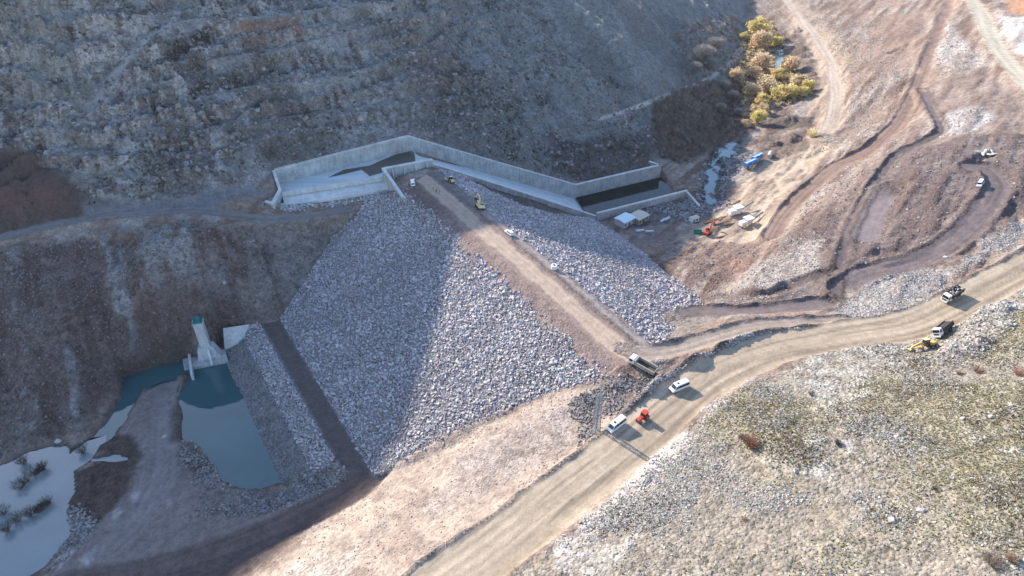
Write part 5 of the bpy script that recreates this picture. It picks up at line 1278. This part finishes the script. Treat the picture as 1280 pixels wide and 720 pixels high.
# ------------------------------------------------------------------ lattice mast by the road
MAST = seen(744.5, 541, SURF)
o = thing('lattice_mast', 'slim grey lattice mast standing beside the main road', 'mast', (MAST[0], MAST[1], MAST[2] - .3), 0.5)
M_GALV = plain('galvanised_steel', (0.27, 0.28, 0.30), 0.5, 0.5, 0.1, 3)
HM = 15.0; wd = lambda z: 0.85 - 0.35 * z / HM
for sx, sy in ((-1, -1), (1, -1), (1, 1), (-1, 1)): MB().bar((sx * wd(0), sy * wd(0), 0), (sx * wd(HM), sy * wd(HM), HM), .17, .17).build('leg', M_GALV, o)
for k in range(12):
    z0, z1 = HM * k / 12, HM * (k + 1) / 12; m = MB()
    for (ax, ay), (bx, by) in (((-1, -1), (1, -1)), ((1, -1), (1, 1)), ((1, 1), (-1, 1)), ((-1, 1), (-1, -1))):
        m.bar((ax * wd(z0), ay * wd(z0), z0), (bx * wd(z1), by * wd(z1), z1), .06, .06); m.bar((bx * wd(z0), by * wd(z0), z0), (ax * wd(z1), ay * wd(z1), z1), .06, .06)
        m.bar((ax * wd(z1), ay * wd(z1), z1), (bx * wd(z1), by * wd(z1), z1), .06, .06)
    m.build('bracing', M_GALV, o)
MB().box(-1.0, 1.0, -1.0, 1.0, -.8, .35).build('footing', M_CONCD, o, .05)
for z in (HM - .4, HM - 2.2):
    m = MB(); m.bar((-1.3, 0, z), (1.3, 0, z), .1, .1); a = m.build('crossarm', M_GALV, o)
    for x in (-1.2, 0, 1.2): MB().tube((x, 0, z + .08), (x, 0, z + .5), .09, .05, 8).build('insulator', M_CONCD, a)

# ------------------------------------------------------------------ people on the crest
def person(label, u, v, yaw, cloth, trousers, arms):
    p = seen(u, v, SURF)
    me = bpy.data.meshes.new('person'); J = [(0, 0, .95), (0, 0, 1.2), (0, 0, 1.42), (0, 0, 1.54), (.02, 0, 1.68), (.02, 0, 1.76),
        (0, .19, 1.42), (.02, .27, 1.15), (.10 + arms, .26, .93), (.14 + arms, .25, .85), (0, -.19, 1.42), (-.02, -.27, 1.15), (.06, -.26, .93), (.1, -.25, .85),
        (0, .1, .92), (.05, .11, .5), (.02, .12, .09), (.14, .13, .05), (0, -.1, .92), (-.03, -.11, .5), (-.08, -.12, .09), (.04, -.13, .05)]
    E_ = [(0, 1), (1, 2), (2, 3), (3, 4), (4, 5), (2, 6), (6, 7), (7, 8), (8, 9), (2, 10), (10, 11), (11, 12), (12, 13), (0, 14), (14, 15), (15, 16), (16, 17), (0, 18), (18, 19), (19, 20), (20, 21)]
    rad = [.15, .15, .14, .06, .1, .085, .075, .055, .042, .045, .075, .055, .042, .045, .095, .07, .05, .045, .095, .07, .05, .045]
    me.from_pydata(J, E_, []); o = put('person', me, None, label, 'person', 'people on the dam crest'); o.location = p; o.rotation_euler = (0, 0, yaw)
    md = o.modifiers.new('skin', 'SKIN'); sv_ = me.skin_vertices[0].data
    for i, r in enumerate(rad): sv_[i].radius = (r, r * (1.25 if i in (0, 1, 2) else 1)); sv_[i].use_root = (i == 0)
    o.modifiers.new('sub', 'SUBSURF').levels = 1; o.modifiers['sub'].render_levels = 1
    m, N, L, B = new_mat('clothed_figure'); tc = N.new('ShaderNodeTexCoord'); sx = N.new('ShaderNodeSeparateXYZ'); L.new(tc.outputs['Object'], sx.inputs[0])
    rp_ = N.new('ShaderNodeValToRGB'); rp_.color_ramp.interpolation = 'CONSTANT'; e = rp_.color_ramp.elements
    e[0].position = 0; e[0].color = (.02, .018, .016, 1); e[1].position = .06; e[1].color = (*trousers, 1)
    for ps_, c_ in ((.50, cloth), (.79, (.32, .19, .13)), (.87, (.03, .022, .018))): q = e.new(ps_); q.color = (*c_, 1)
    L.new(math_node(N, L, 'DIVIDE', sx.outputs[2], 1.9), rp_.inputs[0]); L.new(rp_.outputs[0], B.inputs['Base Color']); B.inputs['Roughness'].default_value = .9
    me.materials.append(m); return o
person('person in dark clothes standing on the crest, farthest from the excavator', 541.5, 238, .4, (.03, .032, .04), (.025, .028, .04), 0.0)
person('person in a dark jacket standing between two others on the crest', 545.5, 241, 2.4, (.06, .035, .03), (.03, .03, .035), .15)
person('person in grey clothes on the crest, nearest the excavator', 549.5, 241.5, 3.6, (.14, .13, .13), (.03, .03, .035), 0.05)

# ------------------------------------------------------------------ scattered stone
def zmask(s, soft=2.0, amp=2.5):
    P = np.array([seen(u, v, SURF) for u, v in pts(s)]); m = np.zeros(GX.shape); sl = win(P, 3 * soft + amp)
    m[sl] = sstep(-soft, soft, poly_sd(P, GX[sl], GY[sl]) + amp * NS['lump'][sl]); return m
NOROAD = np.ones(GX.shape)
for key in ('main_road', 'upper_track', 'quarry_road', 'valley_road', 'pale_road', 'haul_loop', 'lower_track', 'tongue', 'left_road', 'bed_path', 'spur', 'bed_track'):
    NOROAD *= sstep(-0.3, 1.2, ROADS[key][0])
NODAM = (FT < 0.2).astype(float)
VIEW = in_view(GX, GY, SURF, 30)[0].astype(float)
DRY = (Z > WATER_Z + 0.1) | (GY > 300)
CHN = 1.0 - (poly_sd([BL, BC, B1, B2, N2, N1, N0, I0, WL], GX, GY) > -1.6)
OK = NOROAD * NODAM * VIEW * DRY * CHN
def strew(name, mask, n, s0, s1, base, power=2.6, spread=0.3, sink=0.2, clump=0.9):
    m = mask * OK
    if clump: m = m * np.clip(1 + clump * (1.5 * NS['lump'] + NS['fine']), 0.02, None)
    x, y = scatter(m, n); z = sample(Z, x, y)
    s = s0 + (s1 - s0) * rng.random(n) ** power
    return put(name, rocks_mesh(name, np.stack([x, y, z], 1), s, greys(n, base, spread), sink, 0.4, True), kind='stuff')
far_w = 1 / (1 + (GY / 260.0) ** 2)
strew('hillside_stones', FORE * (0.3 + sstep(-0.3, 0.4, -NS['big'] + 0.5 * NS['lump'])) * (0.15 + sstep(-0.15, 0.4, NS['mid'] + 0.6 * NS['lump'])), 40000, 0.07, 0.38, (0.30, 0.283, 0.258), 2.8, 0.25, 0.28)
strew('outcrop_blocks', OUTC, 700, 0.2, 0.9, (0.33, 0.305, 0.28), 2.0, 0.2, 0.35)
strew('berm_stones', zmask('1050,388 1100,345 1200,330 1250,290 1290,270 1290,292 1190,352 1150,392 1100,400 1060,400'), 7000, 0.10, 0.42, (0.30, 0.28, 0.27), 2.6, 0.3, 0.3)
strew('slope_stones', zmask('930,345 985,300 1030,295 1035,330 960,368 905,366') + 0.6 * zmask('880,366 940,360 1050,345 1050,360 900,384'), 3600, 0.12, 0.5, (0.33, 0.30, 0.275), 2.6, 0.3, 0.3)
strew('median_stones', zmask('810,482 880,448 925,424 1000,412 960,424 930,438 850,480 800,500', 1.2, 1.0), 1800, 0.12, 0.42, (0.34, 0.315, 0.295))
strew('bank_stones', zmask('290,735 350,690 480,592 560,545 700,492 775,470 800,480 740,560 620,640 520,735'), 4200, 0.08, 0.34, (0.36, 0.31, 0.27), 3, 0.25, 0.3)
strew('roadside_rubble', zmask('715,500 775,468 830,470 838,485 800,512 750,520 735,560 722,545', 1.5, 1.0), 1600, 0.12, 0.6, (0.19, 0.172, 0.165), 2.5)
strew('verge_stones', zmask('690,690 760,625 820,560 866,530 885,500 905,500 840,590 760,660 690,715'), 1500, 0.1, 0.4, (0.40, 0.365, 0.335))
strew('left_bank_stones', LB + zmask('300,262 440,268 440,250 350,255'), 6000, 0.12, 0.6, (0.165, 0.15, 0.142), 3.2)
strew('sill_riprap', zmask('345,250 482,236 484,248 440,254 355,264', 1.0, 0.4), 1500, 0.3, 0.8, (0.36, 0.35, 0.355), 1.6)
strew('reservoir_rubble', zmask('240,640 350,612 450,585 470,588 380,628 290,650') + zmask('60,720 120,660 90,640 70,690') + zmask('218,565 240,552 262,580 280,608 245,600') + zmask('350,605 425,570 440,585 380,615'), 5200, 0.14, 0.62, (0.24, 0.22, 0.21))
strew('river_stones', zmask('870,262 880,205 915,172 940,190 912,225 908,258 870,278 800,262 862,245'), 5000, 0.25, 1.0, (0.23, 0.215, 0.215))
strew('valley_stones', zmask('1000,200 1060,150 1050,90 1010,20 1100,20 1130,120 1090,170') + 0.8 * zmask('1000,230 1110,170 1130,180 1010,262') + zmask('1165,60 1185,25 1240,80 1180,95') + zmask('1160,150 1210,132 1250,148 1200,172 1165,172'), 8500, 0.16, 0.62, (0.33, 0.295, 0.27), 3, 0.3, 0.3)
strew('spoil_stones', zmask('845,312 900,302 955,300 945,335 905,352 868,348') + zmask('960,300 1000,265 1120,190 1290,170 1290,260 1060,340'), 3200, 0.12, 0.6, (0.22, 0.19, 0.18), 3.5)
strew('mountain_rubble', MT * far_w * (along < 640) * (0.4 + FACE) * (1 - zmask('-40,178 20,172 100,236 200,262 -40,300')), 11000, 0.3, 1.5, (0.20, 0.18, 0.17), 3.0, 0.3, 0.3)
# the largest loose stones of the near hillside, one by one
x, y = scatter(FORE * OK * (GY < 190), 260); z = sample(Z, x, y); ss = 0.3 + 0.36 * rng.random(260) ** 3
single_rocks('stone', np.stack([x, y, z], 1), ss, greys(10, (0.33, 0.31, 0.285), 0.2), lambda n, me: put(n, me, None, 'pale grey stone lying loose on the near hillside', 'stone', 'loose stones on the near hillside'), 0.2)
BIG = [(1115, 651, 1.5, 'broad flat pale boulder, lowest of the large ones on the near hillside'), (1121, 546, 1.2, 'flat cream boulder above the olive grass of the near hillside'), (1238, 521, 1.2, 'rounded pale boulder near the right edge of the hillside'),
       (995, 589, 1.1, 'long pale boulder below the red-brown bush'), (1007, 592, .8, 'small boulder beside the long pale boulder'), (1150, 640, 1.3, 'whitish boulder pair next to the lowest flat boulder'),
       (1202, 524, .9, 'small pale boulder left of the rounded one'), (73, 553, 1.6, 'pale boulder at the upper stream shore'), (206, 546, 1.0, 'lone white boulder on the dry bed path'), (280, 353, 1.2, 'lone white boulder high on the left bank'),
       (357, 409, 1.0, 'pale boulder on the dark toe track'), (1182, 322, 1.2, 'pale boulder on the stony berm by the haul road')]
for u, v, s_, lab in BIG:
    p = seen(u, v, SURF); o = put('boulder', np_mesh('boulder', ROCK_V[int(rng.integers(0, 14))] * s_, ICO_F, M_STONE, greys(12, (.43, .41, .37), 0.05), None, False), None, lab, 'boulder')
    o.location = (p[0], p[1], p[2] + s_ * .15); o.rotation_euler = (0.1, 0.1, rng.random() * 6)
# white broken slabs in the pit by the haul road
for k, (u, v) in enumerate(((1222, 191), (1229, 193), (1236, 194), (1243, 193), (1232, 190), (1240, 190))):
    p = seen(u, v, SURF); s_ = 1.6 - .1 * k; o = put('slab_block', np_mesh('slab_block', ROCK_V[k] * np.array([1.6, 1, .8]) * s_, ICO_F, M_STONE, greys(12, (.46, .445, .42), .05), None, False), None, 'white broken slab block heaped in the haul road pit', 'boulder', 'white slab blocks in the pit')
    o.location = (p[0], p[1], p[2] + .3); o.rotation_euler = (0.2, 0.1 * k, k)

# ------------------------------------------------------------------ vegetation
def leaf_material(name, transl=0.25):
    m, N, L, B = new_mat(name); tint = N.new('ShaderNodeAttribute'); tint.attribute_name = 'tint'
    L.new(tint.outputs['Color'], B.inputs['Base Color']); B.inputs['Roughness'].default_value = 0.8; B.inputs['Specular IOR Level'].default_value = 0.2
    tr = N.new('ShaderNodeBsdfTranslucent'); L.new(tint.outputs['Color'], tr.inputs[0]); mx = N.new('ShaderNodeMixShader'); mx.inputs[0].default_value = transl
    L.new(B.outputs[0], mx.inputs[1]); L.new(tr.outputs[0], mx.inputs[2]); L.new(mx.outputs[0], N['Material Output'].inputs[0]); return m
M_LEAF = leaf_material('autumn_leaves', 0.45); M_TWIG = leaf_material('twigs', 0.0)
M_BARK = plain('grey_bark', (0.13, 0.105, 0.085), 0.9, 0, 0.25, 4, 0.2)
def quads_at(c, n_vec, up_vec, w, h):
    a = np.cross(n_vec, up_vec); a /= np.linalg.norm(a, axis=1)[:, None] + 1e-9; b = np.cross(a, n_vec); b /= np.linalg.norm(b, axis=1)[:, None] + 1e-9
    a = a * w[:, None] / 2; b = b * h[:, None] / 2
    V = np.stack([c - a - b, c + a - b, c + a + b, c - a + b], 1).reshape(-1, 3)
    return V, np.arange(len(V)).reshape(-1, 4)
def crown_mesh(name, rad, zc, flat, clumps, per, leaf, base, seed):
    r = np.random.default_rng(seed); C = []; T = []
    for k in range(clumps):
        d = r.normal(size=3); d /= np.linalg.norm(d); rr = rad * (0.35 + 0.6 * r.random()); cc = d * rr * np.array([1, 1, flat]) + np.array([0, 0, zc]); cr = rad * (0.28 + 0.24 * r.random())
        p = r.normal(size=(per, 3)); p /= np.linalg.norm(p, axis=1)[:, None]; p *= cr * (0.35 + 0.85 * r.random((per, 1))) ; p[:, 2] *= 0.8
        C.append(cc + p); T.append(np.asarray(base) * (0.75 + 0.5 * r.random()) * (1 + .05 * r.normal(size=3)) * (0.8 + 0.4 * r.random((per, 1))))
    C = np.concatenate(C); T = np.concatenate(T); n = len(C)
    V, F = quads_at(C, r.normal(size=(n, 3)), r.normal(size=(n, 3)), leaf * (0.6 + 0.8 * r.random(n)), leaf * (0.6 + 0.8 * r.random(n)))
    return np_mesh(name, V, F, M_LEAF, np.repeat(np.clip(T, 0.02, .8), 4, 0), None, False)
def limbs(h, rad, n, seed, r0):
    r = np.random.default_rng(seed); m = MB(); fork = h * 0.28; m.tube((0, 0, -.6), (0.02 * h, 0, fork), r0, r0 * .75, 8); tips = []
    for k in range(n):
        a = 2 * math.pi * (k + r.random()) / n; e = 0.5 + 0.6 * r.random(); L = rad * (0.75 + 0.3 * r.random())
        mid_ = (0.02 * h + math.cos(a) * L * .4, math.sin(a) * L * .4, fork + (h - fork) * .4 * e); tip = (math.cos(a) * L * .85, math.sin(a) * L * .85, fork + (h - fork) * .8 * e)
        m.tube((0.02 * h, 0, fork - .1), mid_, r0 * .5, r0 * .3, 6); m.tube(mid_, tip, r0 * .3, r0 * .08, 5); tips.append((mid_, tip))
    return m, tips
def twig_mesh(name, h, rad, n, base, seed, wid=0.06, ln=1.2):
    """bare fan of twigs rising and spreading from the ground"""
    r = np.random.default_rng(seed); a = r.random(n) * 2 * np.pi; t = r.random(n) ** .6; rr = rad * r.random(n) ** .5
    c = np.stack([np.cos(a) * rr * (0.25 + .75 * t), np.sin(a) * rr * (0.25 + .75 * t), h * t * (1 - 0.25 * (rr / rad) ** 2)], 1)
    up = np.stack([np.cos(a) * rr / rad * .8, np.sin(a) * rr / rad * .8, np.ones(n)], 1) + r.normal(size=(n, 3)) * .25
    nv = np.cross(up, r.normal(size=(n, 3)))
    V, F = quads_at(c, nv, up, np.full(n, wid) * (0.6 + .8 * r.random(n)), ln * (0.5 + r.random(n)))
    T = np.asarray(base) * (0.7 + 0.6 * r.random((n, 1)))
    return np_mesh(name, V, F, M_TWIG, np.repeat(T, 4, 0), None, False)
def tree_proto(kind, seed):
    if kind == 'yellow': b, rad, h = (0.76, 0.61, 0.27), 5.0, 9.5
    elif kind == 'tan': b, rad, h = (0.68, 0.52, 0.34), 5.0, 9.0
    else: b, rad, h = (0.36, 0.33, 0.30), 5.0, 9.5
    m, tips = limbs(h, rad, 7, seed, 0.32); tr = m.build('trunk', M_BARK)
    if kind != 'bare': cm = crown_mesh('crown', rad * .85, h * .5, .85, 24, 100, 0.5, b, seed)
    else: cm = twig_mesh('crown', h, rad, 2600, b, seed, 0.11, 1.7)
    me = tr.data; bpy.data.objects.remove(tr); return me, cm
PROTO = {k: [tree_proto(k, 400 + 10 * i + j) for j in range(3)] for i, k in enumerate(('yellow', 'tan', 'bare'))}
def plant_tree(name, label, cat, group, u, v, scale, kind, j, sz=1.0):
    p = seen(u, v, SURF); o = thing(name, label, cat, (p[0], p[1], p[2] - .1), rng.random() * 6.28, group); o.scale = (scale, scale, scale * sz)
    t, c = PROTO[kind][j % 3]; put('trunk', t, o); put('crown', c, o); return o
TREES = [(948, 43, 1.75, 'yellow', 'bright yellow tree, farthest and largest of the riverside trees'), (951, 59, 1.7, 'tan', 'tan tree directly in front of the largest yellow tree'), (970, 57, 1.1, 'yellow', 'small yellow tree just above the visible bend of river'),
    (930, 49, .8, 'yellow', 'small yellow tree at the mountain foot, leftmost of the far group'), (951, 86, 1.55, 'tan', 'tan tree left of the visible bend of river'), (956, 116, 1.6, 'tan', 'pinkish tan tree in the middle of the riverside row'),
    (971, 99, 1.05, 'yellow', 'yellow tree between two tan trees in the riverside row'), (989, 88, 1.35, 'tan', 'yellowish tan tree right of the visible bend of river'), (996, 106, 1.1, 'tan', 'tan tree behind the line of low yellow trees'),
    (974, 124, 1.15, 'yellow', 'low yellow tree, leftmost of the line of three'), (988, 122, 1.1, 'yellow', 'low yellow tree, middle of the line of three'), (1009, 113, .95, 'yellow', 'low yellow tree nearest the pale valley road'),
    (950, 130, .95, 'yellow', 'small golden tree above the dark earth pit'), (952, 140, .8, 'tan', 'small tan tree left of the dark earth pit'), (946, 152, 1.05, 'yellow', 'olive yellow tree left of the dark earth pit'),
    (932, 157, .65, 'tan', 'little orange-tan tree at the shade edge by the river'), (919, 99, 1.1, 'tan', 'dull tan tree at the mountain foot beside the path'), (1003, 119, .8, 'yellow', 'small yellow tree tucked behind the one nearest the valley road'),
    (940, 95, 1.0, 'tan', 'tan tree close to the mountain foot'), (938, 118, 1.0, 'tan', 'dull tan tree between the shade and the riverside row')]
for k, (u, v, s_, kd, lab) in enumerate(TREES): plant_tree('riverside_tree', lab, 'tree', 'autumn trees along the river', u, v + 2, s_ * 1.22, kd, k, 0.9)
BARE = [(878, 80, 2.0, 'large bare grey tree, leftmost above the mountain path'), (892, 66, 1.7, 'bare grey tree behind the large one above the path'), (868, 92, 1.2, 'low bare grey tree touching the mountain path'), (886, 88, 1.3, 'bare grey tree right beside the mountain path'),
    (905, 112, 1.0, 'bare tree just below the mountain path'), (915, 125, 1.0, 'bare tree in the shaded brush above the river'), (900, 140, .9, 'bare tree in the middle of the shaded brush'), (922, 145, .8, 'bare tree by the shaded river bank')]
for k, (u, v, s_, lab) in enumerate(BARE): plant_tree('bare_tree', lab, 'tree', 'bare trees above the river', u, v, s_ * .85, 'bare', k, 0.85)
# pale shrub by the valley road, shrubs on the near hill, bare willows standing in the stream
def shrub(label, group, u, v, rad, h, base, n, seed, surf=True, wid=.05, cat='shrub', name='shrub'):
    p = seen(u, v, SURF) if surf else un(u, v, WATER_Z); o = thing(name, label, cat, (p[0], p[1], p[2] - .05), 0, group)
    put('twigs', twig_mesh('twigs', h, rad, int(n * .5), np.asarray(base) * 1.7, seed, wid * .8, h * .38), o)
    m = MB(); r = np.random.default_rng(seed)
    for k in range(7): a = r.random() * 6.28; m.tube((0, 0, -.2), (math.cos(a) * rad * .5, math.sin(a) * rad * .5, h * .6), .04 * h / 2, .012 * h / 2, 5)
    m.build('stem', M_BARK, o); return o
shrub('pale straw coloured shrub beside the valley road', None, 1014, 172, 4.0, 5.0, (.46, .40, .24), 1200, 1, wid=.12)
NEAR = [(938, 558, 2.3, 2.6, (.19, .10, .065), 2200, 'red-brown bush below the road, largest on the near hillside'), (928, 549, 1.2, 1.6, (.13, .095, .07), 700, 'small dark bush touching the red-brown bush'), (1047, 556, 1.1, 1.4, (.06, .062, .062), 900, 'small dark grey bush right of the red-brown one'),
    (1014, 494, 1.1, 1.3, (.10, .085, .065), 600, 'small dark bush high on the near hillside'), (1238, 704, 1.9, 2.0, (.17, .135, .11), 1500, 'grey-brown bush in the bottom right corner'), (1262, 700, 1.3, 1.5, (.20, .13, .09), 800, 'brown bush at the right of the corner bush'),
    (1222, 465, 1.7, 1.5, (.16, .10, .07), 900, 'brown bush below the rock outcrop'), (1272, 468, 1.9, 1.8, (.20, .11, .08), 1000, 'russet bush at the right edge below the outcrop'), (1199, 468, 1.1, 1.1, (.13, .10, .07), 500, 'low dark bush left of the one below the outcrop'),
    (930, 650, .9, .9, (.16, .11, .08), 400, 'low brown bush on the lower near hillside'), (1168, 612, .7, .8, (.07, .06, .05), 350, 'tiny dark bush in the olive grass')]
for k, (u, v, rd, h, c, n, lab) in enumerate(NEAR): shrub(lab, None, u, v, rd, h, c, n, 50 + k)
for k, (u, v) in enumerate(((10, 664), (22, 652), (38, 645), (50, 639), (60, 630), (5, 642), (34, 602), (55, 587), (46, 593), (26, 610), (104, 566), (30, 580))):
    shrub(('bare willow shrub at the left end of the lower row in the stream', 'second bare willow shrub of the lower row in the stream', 'bare willow shrub in the middle of the lower row in the stream', 'fourth bare willow shrub of the lower row in the stream', 'bare willow shrub at the right end of the lower row in the stream',
        'bare willow shrub above the left end of the lower row in the stream', 'bare willow shrub in the centre of the pale water', 'bare willow shrub at the top of the upper clump in the stream', 'bare willow shrub inside the upper clump in the stream', 'low bare willow shrub left of the upper clump',
        'bare willow shrub in the narrow neck of the stream', 'small bare willow shrub near the upper stream shore')[k], 'willow shrubs in the stream', u, v, 2.2 + .8 * rng.random(), 2.6 + rng.random(), (.045, .042, .04), 700, 80 + k, False, .06)
# brush on the shaded slope above the river, dry tufts on the near hill
def tufts(name, mask, n, h, w, base, per=5, spread=.3, sp_=None):
    x, y = scatter(mask * OK, n); z = sample(Z, x, y); N_ = n * per
    c = np.repeat(np.stack([x, y, z], 1), per, 0) + rng.normal(size=(N_, 3)) * np.array([sp_ or w * .5, sp_ or w * .5, 0]); s = h * (0.5 + rng.random(N_)); c[:, 2] += s * .4
    up = np.stack([rng.normal(size=N_) * .35, rng.normal(size=N_) * .35, np.ones(N_)], 1)
    V, F = quads_at(c, np.cross(up, rng.normal(size=(N_, 3))), up, w * (0.5 + rng.random(N_)), s)
    return put(name, np_mesh(name, V, F, M_LEAF, np.repeat(np.repeat(greys(n, base, spread), per, 0), 4, 0), None, False), kind='stuff')
tufts('brushwood', zmask('815,125 900,105 925,108 928,168 850,205 815,190') + .3 * zmask('690,180 815,180 815,212 740,232 690,215') + .3 * zmask('840,40 920,20 930,90 860,120'), 2300, 1.5, .16, (.27, .215, .175), 16, .3, .75)
tufts('riverside_scrub', zmask('925,40 965,30 985,70 1000,100 1015,118 960,140 935,160 925,110', 2, 2), 700, 1.5, 1.3, (.50, .40, .24), 14)
tufts('dry_grass', FORE * sstep(-.1, .5, NS['big'] + .35 * NS['lump']), 15000, .26, .16, (.37, .335, .22), 5, .2)
tufts('dry_weeds', FORE * sstep(0, .5, NS['lump']), 2500, .35, .2, (.22, .17, .12), 5)
tufts('mountain_scrub', MT * far_w * sstep(-.2, .5, -NS['crag'] + NS['mid']) * (along < 650), 2200, .8, .35, (.15, .14, .115), 5)


# ------------------------------------------------------------------ thin winter haze over the valley
hz = MB(); hz.box(-1300, 1500, -420, 2500, float(Z.min()) - 2, max(float(Z.max()) + 6, 150.0)); m_, N_, L_, B_ = new_mat('valley_air'); N_.remove(B_)
pv = N_.new('ShaderNodeVolumePrincipled'); pv.inputs['Color'].default_value = (0.90, 0.94, 1.0, 1); pv.inputs['Density'].default_value = 0.00003; pv.inputs['Anisotropy'].default_value = 0.35
L_.new(pv.outputs[0], N_['Material Output'].inputs['Volume'])
hz.build('haze', m_, kind='stuff')
